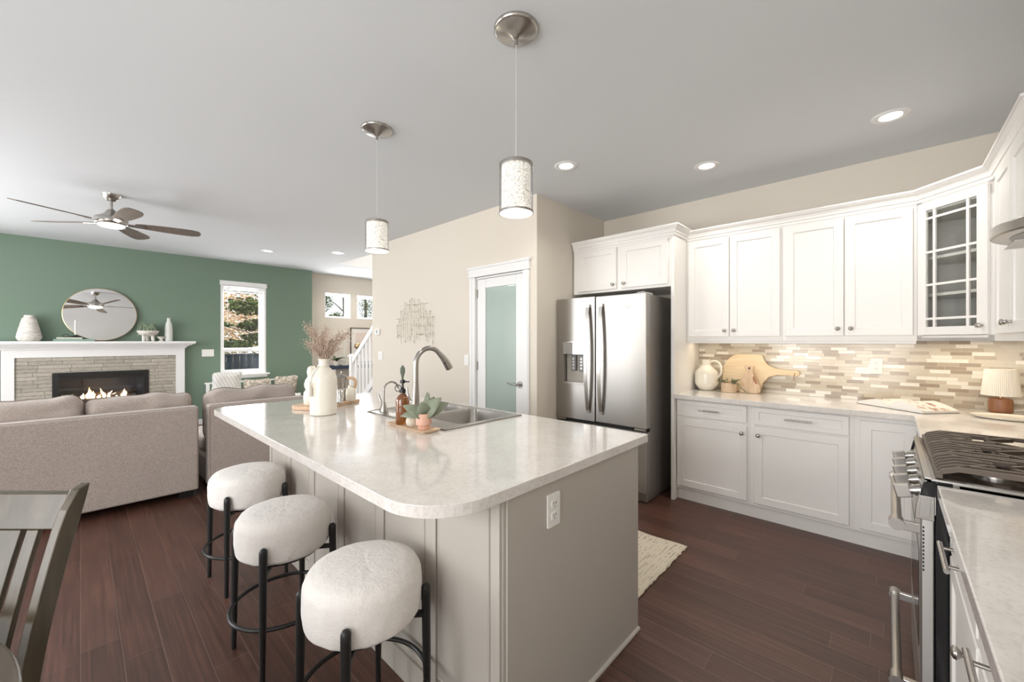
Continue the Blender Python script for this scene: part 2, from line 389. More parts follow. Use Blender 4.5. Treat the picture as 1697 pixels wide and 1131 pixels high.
# pantry wall with the door opening
b = MB().box(-5.503, -3.265, YP, YP + .12, 0, ZC).box(-3.265, -2.545, YP, YP + .12, 2.05, ZC).box(-2.545, -2.52, YP, YP + .12, 0, ZC)
struct('wall_pantry', b, M_wall)
b = MB().box(-3.62, -3.50, YP + .12, 4.2, 0, ZC).box(-3.5, -2.52, 4.1, 4.2, 0, ZC); struct('wall_pantry_inside', b, M_wall)
# green fireplace wall with window openings
def wall_with_holes(name, mat, x0, x1, y0, y1, holes, z1=ZC):
    """wall in a constant-x plane; holes = (ya, yb, za, zb) sorted by ya"""
    b = MB(); y = y0
    for ya, yb, za, zb in holes:
        b.box(x0, x1, y, ya, 0, z1).box(x0, x1, ya, yb, 0, za).box(x0, x1, ya, yb, zb, z1); y = yb
    b.box(x0, x1, y, y1, 0, z1); return struct(name, b, mat)
wall_with_holes('wall_left', M_green, XL - .22, XL, YR, 3.10, [(-1.95, -1.27, .80, 2.37), (-.26, .71, .30, .94), (1.62, 2.30, .80, 2.37)])
wall_with_holes('wall_entry', M_wall, -8.78, -8.52, 3.10, 5.5, [(3.45, 4.0, 1.85, 2.38), (4.135, 4.69, 1.85, 2.38)])
struct('wall_entry_end', MB().box(-9.2, -2.52, 5.4, 5.5, 0, ZC), M_wall)
struct('wall_corner_return', MB().box(-8.52, XL - .22, 3.04, 3.10, 0, ZC), M_wall)
# rear wall with two wide openings
b = MB(); y0, y1 = YR - .12, YR
b.box(-8.5, -6.95, y0, y1, 0, ZC).box(-4.05, -2.0, y0, y1, 0, ZC).box(.3, XR + .12, y0, y1, 0, ZC)
for xa, xb in ((-6.95, -4.05), (-2.0, .3)): b.box(xa, xb, y0, y1, 2.45, ZC).box(xa, xb, y0, y1, 0, .45)
struct('wall_rear', b, M_wall)
for i, (xa, xb) in enumerate(((-6.95, -4.05), (-2.0, .3))):
    r = sroot('window_%d' % (4 + i), (xa, YR, .45)); f = MB(); w = xb - xa
    for xx in (xa, xb - .05, xa + w / 2 - .03): f.box(xx, xx + .05, YR - .1, YR - .02, .45, 2.45)
    f.box(xa, xb, YR - .1, YR - .02, .45, .50).box(xa, xb, YR - .1, YR - .02, 2.40, 2.45)
    f.build('window_frame', M_trim, r)
# baseboards
b = MB().box(-5.503, -3.364, YP - .014, YP, 0, .09); struct('baseboard_pantry', b, M_trim, bev=.004)
b = MB().box(XL, XL + .014, 1.15, 3.10, 0, .09); struct('baseboard_left', b, M_trim, bev=.004)
b = MB().box(-8.52, -8.506, 3.12, 5.4, 0, .09); struct('baseboard_entry', b, M_trim, bev=.004)

# windows in the green wall (double hung)
def frame4(m, x0, x1, ya, yb, za, zb, wl, wr, wb, wt):
    m.box(x0, x1, ya, ya + wl, za, zb).box(x0, x1, yb - wr, yb, za, zb).box(x0, x1, ya + wl, yb - wr, za, za + wb).box(x0, x1, ya + wl, yb - wr, zb - wt, zb); return m
def hung_window(name, ya, yb, za, zb):
    r = sroot(name, (XL, ya, za)); x = XL
    f = frame4(MB(), x - .20, x + .004, ya, yb, za, zb, .03, .03, .02, .03)
    f.build('window_frame', M_trim, r, bev=.003)
    zm = za + .43
    s1 = MB()
    for (a, c, d, e, q) in ((ya + .03, yb - .03, za + .02, zm, -.10), (ya + .03, yb - .03, zm - .03, zb - .03, -.15)):
        frame4(s1, x + q - .03, x + q, a + .0005, c - .0005, d + .0005, e - .0005, .045, .045, .05, .045)
    s1.build('sash', M_trim, r)
    MB().box(x - .118, x - .112, ya + .05, yb - .05, za + .05, zm - .03).box(x - .168, x - .162, ya + .05, yb - .05, zm, zb - .05).build('window_glass', M_pane, r)
    MB().box(x - .02, x + .075, ya - .045, yb + .045, za - .028, za).box(x, x + .02, ya - .02, yb + .02, za - .075, za - .028).build('window_sill', M_trim, r, bev=.004)
    bl = MB().box(x - .06, x + .022, ya - .012, yb + .012, zb - .045, zb + .03)
    for k in range(6): bl.box(x - .05, x + .0, ya + .008, yb - .008, zb - .055 - k * .013, zb - .048 - k * .013)
    bl.box(x - .05, x + .0, ya + .008, yb - .008, zb - .155, zb - .135)
    bd = bl.build('window_blind', M_trim, r, bev=.002)
    MB().cyl((x + .01, ya + .10, zb - .05), (x + .01, ya + .10, zb - .72), .0035).build('wand', M_plate, bd)
hung_window('window_1', 1.62, 2.30, .80, 2.37)
hung_window('window_6', -1.95, -1.27, .80, 2.37)
for i, (ya, yb) in enumerate(((3.45, 4.0), (4.135, 4.69))):
    x = -8.52; za, zb = 1.85, 2.38
    r = sroot('window_%d' % (2 + i), (x, ya, za))
    f = frame4(MB(), x - .26, x + .001, ya, yb, za, zb, .014, .014, .014, .014)
    frame4(f, x - .2, x - .16, ya + .0145, yb - .0145, za + .0145, zb - .0145, .035, .035, .035, .035)
    f.build('window_frame', M_trim, r)
    MB().box(x - .183, x - .178, ya + .03, yb - .03, za + .03, zb - .03).build('window_glass', M_pane, r)

# ------------------------------------------------------------------ pantry door
r = sroot('door_1', (-2.9, YP, 0)); y = YP
f = MB().box(-3.334, -3.245, y - .02, y, 0, 2.05).box(-2.56, -2.485, y - .02, y, 0, 2.05)
f.box(-3.265, -3.245, y, y + .12, 0, 2.05).box(-2.56, -2.545, y, y + .12, 0, 2.05).box(-3.265, -2.545, y, y + .12, 2.03, 2.05)
f.box(-3.32, -3.29, y - .026, y, 0, 2.05).box(-2.515, -2.495, y - .026, y, 0, 2.05)
f.build('door_casing', M_trim, r, bev=.004)
f = MB().box(-3.345, -2.478, y - .024, y, 2.05, 2.14).box(-3.36, -2.465, y - .04, y, 2.135, 2.158).box(-3.35, -2.474, y - .03, y, 2.05, 2.062)
f.build('door_head', M_trim, r, bev=.004)
f = MB(); x0, x1, g0, g1, zb, zt = -3.242, -2.563, -3.113, -2.675, .26, 1.93
f.box(x0, g0, y + .012, y + .047, .01, 2.027).box(g1, x1, y + .012, y + .047, .01, 2.027).box(g0, g1, y + .012, y + .047, .01, zb).box(g0, g1, y + .012, y + .047, zt, 2.027)
slab = f.build('door_slab', M_trim, r, bev=.004)
MB().box(g0 - .005, g1 + .005, y + .024, y + .034, zb - .005, zt + .005).build('frosted_glass', M_frost, slab)
for z in (.22, 1.06, 1.83):
    MB().cyl((-3.2435, y + .004, z), (-3.2435, y + .004, z + .09), .008).box(-3.25, -3.225, y + .006, y + .0125, z, z + .09).build('hinge', M_nickel, slab)
h = MB().cyl((-2.62, y + .014, .945), (-2.62, y + .002, .945), .033, seg=24).cyl((-2.62, y + .004, .945), (-2.62, y - .04, .945), .011)
h.tube([(-2.62, y - .04, .945), (-2.66, y - .045, .95), (-2.70, y - .043, .948), (-2.74, y - .036, .957), (-2.755, y - .032, .962)], [.011, .009, .007, .006, .004])
h.build('door_handle', M_nickel, slab)
area('stairwell_fill', (-5.4, 3.7, 5.15), (0, 0, 0), 2.5, .8, 70, DAY)  # added lamp under the stairwell roof to brighten the shaft; no window there
area('pantry_fill', (-3.0, 3.5, 2.6), (0, 0, 0), .25, .25, 6, (1, .97, .9))  # added unseen lamp, lights the frosted door glass from behind

# ------------------------------------------------------------------ switches and outlets
def plate(name, M, label, gangs=1, outlet=False, group=None, w=.072, cat=None):
    """local x right, z up, front towards -y"""
    r = empty(name, M.translation, 0, label, cat or ('outlet' if outlet else 'switch'), group); r.rotation_euler = M.to_euler()
    W_ = w + (gangs - 1) * .046
    p = MB().prism(rrect(-W_ / 2, W_ / 2, -.059, .059, .006), 0, .006, Matrix.Rotation(PI / 2, 4, 'X')).build('cover_plate', M_plate, r, local=True, bev=.0015)
    for gidx in range(gangs):
        cx = (gidx - (gangs - 1) / 2) * .046
        if outlet:
            for dz in (-.021, .021):
                q = MB().prism(rrect(cx - .0165, cx + .0165, dz - .0145, dz + .0145, .009), .005, .0085, Matrix.Rotation(PI / 2, 4, 'X')).build('socket', M_plate, r, local=True)
                s = MB()
                for sx in (-.0065, .0065): s.box(cx + sx - .0012, cx + sx + .0012, -.0092, -.008, dz, dz + .008)
                s.box(cx - .002, cx + .002, -.0092, -.008, dz - .0095, dz - .0055); s.build('slots', M_slot, q, local=True)
        else:
            MB().box(cx - .0165, cx + .0165, -.0085, -.005, -.033, .033).build('rocker', M_trim, r, local=True, bev=.001)
    return r
plate('light_switch', TR(-3.400, YP, 1.160), 'single white light switch beside the pantry door casing', 1)
plate('light_switch', TR(-5.262, YP, 1.160), 'white double light switch below the thermostat', 2)
plate('light_switch', TR(XL, 1.446, 1.172, PI / 2), 'wide white triple light switch on the green wall left of the window', 3)
r = empty('thermostat', (-5.33, YP, 1.5), 0, 'small white thermostat with grey display on the pale wall', 'thermostat')
MB().box(-5.39, -5.27, YP - .024, YP, 1.455, 1.545).build('housing', M_plate, r, bev=.006)
MB().box(-5.35, -5.312, YP - .0255, YP - .02, 1.48, 1.525).build('display', plain('lcd_gray', (.32, .34, .30), .3), r)
plate('wall_outlet', TR(-.073, YB - .009, 1.18), 'white double outlet on the mosaic tile backsplash', 1, True)
plate('wall_outlet', TR(-.872, 1.145, .773, PI / 2), 'white double outlet on the grey end panel of the island', 1, True)

# ------------------------------------------------------------------ recessed ceiling lights
def can(x, y, label, power, group=None):
    r = empty('recessed_light', (x, y, ZC), 0, label, 'ceiling light', group)
    MB().lathe([(.052, -.001), (.060, -.006), (.085, -.006), (.092, 0)], 40, TR(x, y, ZC)).build('trim_ring', M_trim, r)
    MB().cyl((x, y, ZC - .0005), (x, y, ZC - .003), .058, seg=32).build('lens', M_lens, r)
    l = bpy.data.lights.new('downlight', 'AREA'); l.shape = 'DISK'; l.size = .11; l.energy = power; l.color = (1, .95, .87); l.spread = math.radians(130)
    o = bpy.data.objects.new('downlight', l); COL.objects.link(o); o.location = (x, y, ZC - .02)
can(.005, 3.38, 'lit recessed ceiling light nearest the corner glass cabinet', 4)
can(-1.048, 3.356, 'lit recessed ceiling light before the wall cabinets, right of the pendant lamps', 4)
can(-1.853, 2.602, 'lit recessed ceiling light in front of the fridge', 4)
can(-6.92, 1.954, 'lit recessed ceiling light over the living room, nearest the ceiling fan', 4)
can(-6.266, 2.737, 'lit recessed ceiling light just before the stairwell opening', 4)
can(-7.892, 3.865, 'lit recessed ceiling light between the stairwell and the high small windows', 4)
for x, y in ((-4.6, -1.6), (-1.2, -1.4)): can(x, y, 'recessed ceiling light behind the viewpoint', 4, 'recessed lights behind')

# ------------------------------------------------------------------ cabinets
def knob(parent, p, d):
    p = Vector(p); d = Vector(d).normalized()
    M = Matrix.Translation(p) @ d.to_track_quat('Z', 'Y').to_matrix().to_4x4()
    return MB().lathe([(.0085, 0), (.007, .004), (.0055, .012), (.011, .017), (.0155, .022), (.0145, .027), (.008, .031), (0, .032)], 20, M).build('knob', M_nickel, parent)
def pull(parent, p, d, axis, L):
    p = Vector(p); d = Vector(d); a = Vector(axis)
    m = MB().cyl(p + d * .032 - a * L / 2, p + d * .032 + a * L / 2, .0058, seg=12)
    for s_ in (-1, 1): m.cyl(p + a * (s_ * L * .32), p + a * (s_ * L * .32) + d * .032, .0045, seg=10)
    return m.build('pull_handle', M_nickel, parent)
def front(parent, name, x0, x1, y, z0, z1, rail=.055, mat=M_white, M=None, rz=0):
    """door/drawer front facing -y at plane y (front), or rotated about Z"""
    MM = M or TR(x0, y, z0)
    return MB().panel(x1 - x0, z1 - z0, .0195, rail, .007, MM).build(name, mat, parent)

def crown(pts, ztop, mat, parent, name='crown_moulding', h=.085, p=.047):
    """moulding swept along a polyline of face points (list of (x,y)), outward normal to the right of travel"""
    prof = [(0.0, -h), (.008, -h), (.010, -h + .018), (.016, -h + .022), (.018, -h + .034), (.026, -.032), (.038, -.022), (.040, -.014), (p, -.012), (p, 0), (0, 0)]
    V = [Vector(q) for q in pts]; n = len(V); rows = []
    for i in range(n):
        ns = []
        if i > 0: d = (V[i] - V[i - 1]).normalized(); ns.append(Vector((d.y, -d.x)))
        if i < n - 1: d = (V[i + 1] - V[i]).normalized(); ns.append(Vector((d.y, -d.x)))
        if len(ns) == 2: m = (ns[0] + ns[1]); m = m / m.dot(ns[0])
        else: m = ns[0]
        rows.append([(V[i].x + m.x * a, V[i].y + m.y * a, ztop + z) for a, z in prof])
    k = len(prof); vs = [q for r_ in rows for q in r_]; fs = []
    for i in range(n - 1):
        for j in range(k):
            q = (j + 1) % k; fs.append((i * k + j, (i + 1) * k + j, (i + 1) * k + q, i * k + q))
    fs.append(tuple(range(k))); fs.append(tuple((n - 1) * k + j for j in range(k))[::-1])
    return MB().add(vs, fs).build(name, mat, parent)

ZU0, ZU1 = 1.37, 2.30
# over-fridge cabinet with tall side panel
r = empty('fridge_cabinet', (-1.88, 3.8, 1.84), 0, 'white two-door cabinet above the fridge', 'cabinet')
MB().box(-2.385, -1.382, 3.49, YB - .002, 1.845, 2.31).build('body', M_white, r, bev=.002)
d = front(r, 'door', -2.325, -1.893, 3.471, 1.868, 2.262); knob(d, (-1.925, 3.471, 1.91), (0, -1, 0))
d = front(r, 'door', -1.842, -1.402, 3.471, 1.868, 2.262); knob(d, (-1.810, 3.471, 1.91), (0, -1, 0))
crown([(-2.385, 3.49), (-1.352, 3.49), (-1.352, 3.80)], 2.375, M_white, r)
r = empty('fridge_side_panel', (-1.367, 3.8, 0), 0, 'tall white side panel standing between fridge and counter', 'panel')
MB().box(-1.381, -1.353, 3.49, YB - .002, 0, 2.31).build('board', M_white, r, bev=.0015)

# upper cabinets on the back wall
def upper(x0, x1, doors, label):
    r = empty('wall_cabinet', ((x0 + x1) / 2, 3.95, ZU0), 0, label, 'cabinet', None)
    MB().box(x0, x1, 3.79, YB - .002, ZU0, 2.31).build('body', M_white, r, bev=.0015)
    for (a, c, side) in doors:
        d = front(r, 'door', a, c, 3.771, 1.408, 2.262); knob(d, (c - .034 if side > 0 else a + .034, 3.771, 1.46), (0, -1, 0))
    return r
u1 = upper(-1.352, -.617, [(-1.335, -.998, 1), (-.992, -.632, -1)], 'white two-door wall cabinet beside the fridge panel')
u2 = upper(-.617, .134, [(-.598, -.242, 1), (-.236, .115, -1)], 'white two-door wall cabinet next to the glass corner cabinet')
# diagonal corner cabinet with glass door
A = Vector((.135, 3.79)); B = Vector((.43, 3.495))
r = empty('corner_cabinet', (.45, 3.82, ZU0), 0, 'white diagonal corner cabinet with mullioned glass door', 'cabinet')
ang = math.atan2(B.y - A.y, B.x - A.x); Wd = (B - A).length; MD = TR(A.x, A.y, 0, ang)
poly = [(A.x, A.y), (B.x, B.y), (XR - .002, B.y), (XR - .002, YB - .002), (A.x, YB - .002)]
b = MB().prism(poly, ZU0, ZU0 + .02).prism(poly, 2.20, 2.31)
b.box(A.x + .001, A.x + .015, A.y, YB - .002, ZU0, 2.3).box(B.x, XR - .002, B.y + .001, B.y + .015, ZU0, 2.3).box(XR - .016, XR - .002, B.y, YB - .002, ZU0, 2.3).box(A.x, XR - .002, YB - .016, YB - .002, ZU0, 2.3)
b.box(0, .028, 0, .02, ZU0, 2.3, MD).box(Wd - .028, Wd, 0, .02, ZU0, 2.3, MD).box(0, Wd, 0, .02, ZU0, 1.405, MD)
b.build('body', M_white, r)
p2 = [(A.x + .03, A.y + .02), (B.x + .02, B.y + .03), (XR - .02, B.y + .03), (XR - .02, YB - .02), (A.x + .03, YB - .02)]
for z in (1.66, 1.90): MB().prism(p2, z, z + .018).build('shelf', M_white, r)
d = MB(); w0, w1, z0, z1 = .018, Wd - .018, 1.408, 2.262; fr = .052
d.box(w0, w0 + fr, -.02, 0, z0, z1, MD).box(w1 - fr, w1, -.02, 0, z0, z1, MD).box(w0 + fr, w1 - fr, -.02, 0, z0, z0 + fr, MD).box(w0 + fr, w1 - fr, -.02, 0, z1 - fr, z1, MD)
dd = d.build('door', M_white, r, bev=.002)
g0, g1, h0, h1 = w0 + fr, w1 - fr, z0 + fr, z1 - fr; mm = MB(); gw = g1 - g0; gh = h1 - h0
for q in (.17, .83): mm.box(g0 + gw * q - .007, g0 + gw * q + .007, -.017, -.005, h0, h1, MD)
for q in (.07, .36, .64, .93): mm.box(g0, g1, -.0165, -.0055, h0 + gh * q - .007, h0 + gh * q + .007, MD)
mm.build('mullions', M_white, dd)
MB().box(g0, g1, -.010, -.007, h0, h1, MD).build('glass_pane', M_cabglass, dd)
nd = MD.to_3x3() @ Vector((0, -1, 0)); kp = MD @ Vector((w1 - .026, -.02, 1.46)); knob(dd, kp, nd)
# upper cabinets on the right wall
r3 = empty('wall_cabinet', (.6, 3.05, ZU0), 0, 'white wall cabinet on the right wall, between hood and corner', 'cabinet')
MB().box(.43, XR - .002, 2.62, 3.494, ZU0, 2.31).build('body', M_white, r3, bev=.0015)
for (a, c, k) in ((3.34, 2.965, 2.995), (2.955, 2.64, 2.925)):
    d = MB().panel(a - c, 2.262 - 1.408, .0195, .055, .007, TR(.411, a, 1.408, -PI / 2)).build('door', M_white, r3); knob(d, (.411, k, 1.46), (-1, 0, 0))
cr = crown([(-1.352, 3.79), (A.x, A.y), (B.x, B.y), (.43, 2.62), (XR - .002, 2.62)], 2.363, M_white, None)
tag(cr, 'long white crown moulding running along the tops of the wall cabinets', 'moulding')
lr = MB().box(-1.352, .13, 3.80, 3.815, 1.35, 1.37); tag(lr.build('light_rail', M_white, None), 'thin white rail under the back wall cabinets', 'moulding')
WARM = (1, .84, .62)
area('under_cabinet_lamp_back', (-.62, 3.90, 1.362), (0, 0, 0), 1.40, .10, 1.7, WARM)
area('under_cabinet_lamp_corner', (.42, 3.90, 1.362), (0, 0, 0), .3, .06, .8, WARM)
area('under_cabinet_lamp_right', (.62, 3.1, 1.362), (0, 0, 0), .06, .7, 1.6, WARM)

# backsplash
b = MB().box(-1.352, XR - .009, YB - .008, YB - .001, .914, 1.372).build('backsplash', M_tile, None); tag(b, 'mosaic tile backsplash of cream and brown strips behind the long counter', 'backsplash')
b = MB().box(XR - .008, XR - .001, -.9, YB - .009, .914, 1.368).build('backsplash', M_tile2, None); tag(b, 'mosaic tile backsplash on the right wall behind the range', 'backsplash')

# base cabinets on the back wall
def lower(x0, x1, door, drawer, kn, label, pl=.13):
    r = empty('base_cabinet', ((x0 + x1) / 2, 3.8, 0), 0, label, 'cabinet')
    MB().box(x0, x1, 3.55, YB - .01, .10, .876).build('body', M_white, r, bev=.0015)
    MB().box(x0, x1, 3.575, YB - .01, 0, .10).build('toe_kick', M_white, r)
    if drawer:
        d = front(r, 'drawer', drawer[0], drawer[1], 3.531, .728, .862, .035); pull(d, ((drawer[0] + drawer[1]) / 2, 3.531, .795), (0, -1, 0), (1, 0, 0), pl)
    d = front(r, 'door', door[0], door[1], 3.531, .125, door[2])
    if kn: knob(d, (kn, 3.531, .65), (0, -1, 0))
lower(-1.352, -.785, (-1.345, -.81, .705), (-1.345, -.81), -.842, 'white base cabinet with drawer and door beside the fridge', .16)
lower(-.785, -.172, (-.761, -.199, .715), (-.761, -.199), -.729, 'white base cabinet with drawer and wide door, middle of the run', .16)
lower(-.172, .165, (-.142, .125, .845), None, None, 'white corner base cabinet with plain tall door beside the range')
b = MB().prism([(-1.379, 3.485), (.11, 3.485), (.11, 2.642), (XR - .009, 2.642), (XR - .009, YB - .009), (-1.3525, YB - .009), (-1.3525, 3.489), (-1.379, 3.489)], .877, .914)
tag(b.build('countertop', M_quartz, None, bev=.003), 'pale quartz worktop running along the back wall into the corner', 'countertop')
b = MB().box(.135, XR - .01, 2.65, 3.54, 0, .876); 
r = empty('base_cabinet', (.5, 3.0, 0), 0, 'white base cabinet hidden between range and corner', 'cabinet'); b.build('body', M_white, r)
# near base cabinets on the right wall
b = MB().box(.11, XR - .009, -.85, 1.851, .877, .914)
tag(b.build('countertop', M_quartz, None, bev=.003), 'pale quartz worktop in the near right corner, in front of the range', 'countertop')
for (ya, yb, lab) in ((1.30, 1.845, 'white base cabinet with drawer and door directly before the range'), (.75, 1.298, 'white base cabinet at the bottom right edge of the picture')):
    r = empty('base_cabinet', (.45, (ya + yb) / 2, 0), 0, lab, 'cabinet')
    MB().box(.155, XR - .01, ya, yb, .10, .876).build('body', M_white, r, bev=.0015)
    MB().box(.21, XR - .01, ya, yb, 0, .10).build('toe_kick', M_white, r)
    d = MB().panel(yb - ya - .03, .134, .0195, .035, .007, TR(.136, yb - .015, .728, -PI / 2)).build('drawer', M_white, r)
    pull(d, (.136, (ya + yb) / 2, .795), (-1, 0, 0), (0, 1, 0), .20)
    d = MB().panel(yb - ya - .03, .585, .0195, .055, .007, TR(.136, yb - .015, .125, -PI / 2)).build('door', M_white, r)
    knob(d, (.136, ya + .10, .64), (-1, 0, 0))
r = empty('base_cabinet', (.45, 0, 0), 0, 'white base cabinet beside the viewpoint', 'cabinet'); MB().box(.155, XR - .01, -.85, .748, .0, .876).build('body', M_white, r)

# ------------------------------------------------------------------ fridge
r = empty('refrigerator', (-1.93, 3.6, 0), 0, 'stainless steel french-door refrigerator with ice dispenser', 'refrigerator')
FX0, FX1, FY = -2.386, -1.47, 3.20; XM = -1.957
MB().box(FX0 + .012, FX1 - .012, FY + .085, 3.98, .03, 1.765).build('body', M_steelside, r, bev=.004)
MB().box(FX0 + .02, FX1 - .02, FY + .06, 3.9, 0, .08).build('base_grille', M_steelside, r, bev=.01)
for xx in (FX0 + .04, FX1 - .10): MB().box(xx, xx + .07, FY + .03, FY + .20, 1.765, 1.787).build('hinge_cover', plain('gray_plastic', (.45, .43, .41), .4), r, bev=.006)
# left door with dispenser hole
DX0, DX1, DZ0, DZ1 = -2.315, -2.070, .96, 1.365
d = MB(); y0, y1 = FY, FY + .08; za, zb = .635, 1.775
d.box(FX0, DX0, y0, y1, za, zb).box(DX1, XM - .004, y0, y1, za, zb).box(DX0, DX1, y0, y1, za, DZ0).box(DX0, DX1, y0, y1, DZ1, zb).box(DX0, DX1, y0 + .07, y1, DZ0, DZ1)
ld = d.build('door', M_steel, r)
dp = MB(); w = .008
dp.box(DX0, DX1, y0 - .004, y0 + .01, DZ1 - w, DZ1).box(DX0, DX0 + w, y0 - .004, y0 + .01, DZ0, DZ1).box(DX1 - w, DX1, y0 - .004, y0 + .01, DZ0, DZ1).box(DX0, DX1, y0 - .01, y0 + .06, DZ0, DZ0 + .022)
dp.build('dispenser_frame', M_nickel, ld)
MB().box(DX0 + w, DX1 - w, y0 - .001, y0 + .02, 1.245, DZ1 - w).build('display_panel', plain('mirror_panel', (.55, .57, .60), .06, .9), ld)
MB().box(DX0 + w, DX1 - w, y0 + .06, y0 + .068, DZ0 + .02, 1.245).build('dispenser_cavity', plain('warm_gray_plastic', (.40, .37, .33), .4), ld)
for xx in (-2.215, -2.125):
    pd = MB().box(xx - .026, xx + .026, y0 + .03, y0 + .058, 1.085, 1.235).build('paddle', plain('dark_gray_plastic', (.16, .16, .16), .3), ld, bev=.005)
    mk = MB()
    for k in range(4): mk.cyl((xx, y0 + .0302, 1.11 + k * .03), (xx, y0 + .0285, 1.11 + k * .03), .009, seg=12)
    mk.build('buttons', M_nickel, pd)
rd = MB().box(XM + .004, FX1, y0, y1, za, zb).build('door', M_steel, r, bev=.006)
fd = MB().box(FX0, FX1, y0, y1, .095, .605).build('freezer_drawer', M_steel, r, bev=.006)
MB().box(FX0 + .03, FX1 - .03, y0 - .022, y0 + .0, .575, .60).build('drawer_handle', M_nickel, fd, bev=.004)
for xx in (FX0 + .002, FX1 - .11): MB().box(xx, xx + .1, y0 + .004, y0 + .07, .612, .630).build('door_hinge', M_nickel, r, bev=.003)
MB().box(FX0 + .01, FX1 - .01, y0 + .02, y1 + .01, .60, .64).build('gasket', M_dark, r)
for xx, dd in ((XM - .068, ld), (XM + .068, rd)):
    pts = []; n = 14; hb = MB()
    for i in range(n + 1):
        tt = i / n; zz = .715 + tt * .985; off = .016 + .045 * math.sin(PI * tt) ** .8; hw = .017
        pts += [(xx - hw, y0 - off, zz), (xx + hw, y0 - off, zz), (xx + hw * .5, y0 - off + .018, zz), (xx - hw * .5, y0 - off + .018, zz)]
    fs = [(0, 1, 2, 3), tuple(n * 4 + k for k in (3, 2, 1, 0))]
    for i in range(n):
        for k in range(4): fs.append((i * 4 + k, i * 4 + 4 + k, i * 4 + 4 + (k + 1) % 4, i * 4 + (k + 1) % 4))
    hb.add(pts, fs, True); hb.box(xx - .017, xx + .017, y0 - .02, y0, .712, .735).box(xx - .017, xx + .017, y0 - .02, y0, 1.68, 1.703)
    hb.build('door_handle', M_satin, dd)
def text_mesh(s_, size, name, mat, M, parent, shear=0):
    cu = bpy.data.curves.new(name, 'FONT'); cu.body = s_; cu.size = size; cu.extrude = .0006; cu.align_x = 'CENTER'; cu.shear = shear
    o = bpy.data.objects.new('tmp_text', cu); COL.objects.link(o); bpy.context.view_layer.update()
    me = bpy.data.meshes.new_from_object(o.evaluated_get(bpy.context.evaluated_depsgraph_get())); bpy.data.objects.remove(o)
    off = ORG.get(parent.name, Vector()); me.transform(Matrix.Translation(-off) @ M); me.materials.clear(); me.materials.append(mat)
    q = bpy.data.objects.new(name, me); COL.objects.link(q); q.parent = parent; return q
text_mesh('Whirlpool', .030, 'emblem', M_plate, TR(-1.625, FY - .001, 1.655) @ Matrix.Rotation(PI / 2, 4, 'X'), rd, .3)
MB().tube([(-1.64 + .045 * math.cos(a / 10 * PI * 1.5), FY - .001, 1.672 + .014 * math.sin(a / 10 * PI * 1.5)) for a in range(11)], .0009, 6).build('emblem_ring', M_plate, rd)

# ------------------------------------------------------------------ range
r = empty('gas_range', (.42, 2.245, 0), 0, 'stainless gas range with black grates and bar handles', 'range')
RY0, RY1 = 1.862, 2.632
MB().box(.108, .72, RY0, RY1, .02, .885).build('body', M_blackgl, r, bev=.002)
for (xx, yy) in ((.14, RY0 + .03), (.14, RY1 - .06), (.66, RY0 + .03), (.66, RY1 - .06)): MB().cyl((xx, yy + .015, 0), (xx, yy + .015, .03), .015).build('foot', M_black, r)
od = MB().box(.074, .106, RY0 + .004, RY1 - .004, .235, .795).build('oven_door', M_steel, r, bev=.004)
MB().box(.0725, .076, RY0 + .09, RY1 - .09, .33, .66).build('oven_window', M_blackgl, od)
vt = MB()
for k in range(12): vt.box(.0785, .0825, RY0 + .003, RY0 + .006, .625 + k * .0125, .632 + k * .0125)
vt.build('vent_slots', M_dark, od)
def bar_handle(z, parent):
    m = MB().cyl((.018, RY0 + .055, z), (.018, RY1 - .055, z), .0145, seg=20).build('bar_handle', M_nickel, parent)
    c = MB()
    for yy in (RY0 + .04, RY1 - .085): c.cyl((.018, yy, z), (.018, yy + .045, z), .0205, seg=24)
    c.build('end_cap', M_nickel, m)
    c = MB()
    for yy in (RY0 + .052, RY1 - .074): c.box(.02, .076, yy, yy + .022, z - .019, z + .012)
    c.build('bracket', M_nickel, m, bev=.002)
bar_handle(.745, od)
dr = MB().box(.074, .106, RY0 + .004, RY1 - .004, .03, .225).build('drawer', M_steel, r, bev=.004); bar_handle(.205, dr)
# control panel slanting back
def yprism(mb, pts, ya, yb):
    """polygon in the x-z plane extruded along y"""
    M = Matrix(((1, 0, 0, 0), (0, 0, -1, 0), (0, 1, 0, 0), (0, 0, 0, 1)))
    return mb.prism(pts, -yb, -ya, M)
cp = yprism(MB(), [(.076, .81), (.070, .835), (.092, .915), (.125, .925), (.16, .925), (.16, .81)], RY0 + .012, RY1 - .012).build('control_panel', M_steel, r)
for ya in (RY0, RY1 - .012): yprism(MB(), [(.060, .792), (.063, .835), (.070, .870), (.106, .870), (.106, .792)], ya, ya + .012).build('end_plate', M_nickel, cp, bev=.002)
yprism(MB(), [(.070, .800), (.074, .862), (.098, .862), (.094, .800)], RY0 - .0015, RY0).build('end_plate_inset', M_steelside, cp, bev=.0008)
for ya in (RY0, RY1 - .012): yprism(MB(), [(.072, .871), (.080, .912), (.092, .922), (.145, .922), (.145, .871)], ya, ya + .012).build('end_cap', M_blackgl, cp)
for k in range(5):
    yy = RY0 + .10 + k * .143
    kk = MB().cyl((.080, yy, .862), (.060, yy, .856), .019, .018, seg=28).cyl((.060, yy, .856), (.052, yy, .854), .014, seg=24).build('knob', M_nickel, r)
    MB().box(-.023, .023, -.0095, .0095, 0, .042, TR(.054, yy, .854) @ Matrix.Rotation(-PI / 2 - .25, 4, 'Y')).build('grip', M_nickel, kk, bev=.003)
ct = MB().box(.082, .735, RY0, RY1, .918, .928).box(.082, .10, RY0, RY1, .915, .932).build('cooktop', M_steel, r, bev=.002)
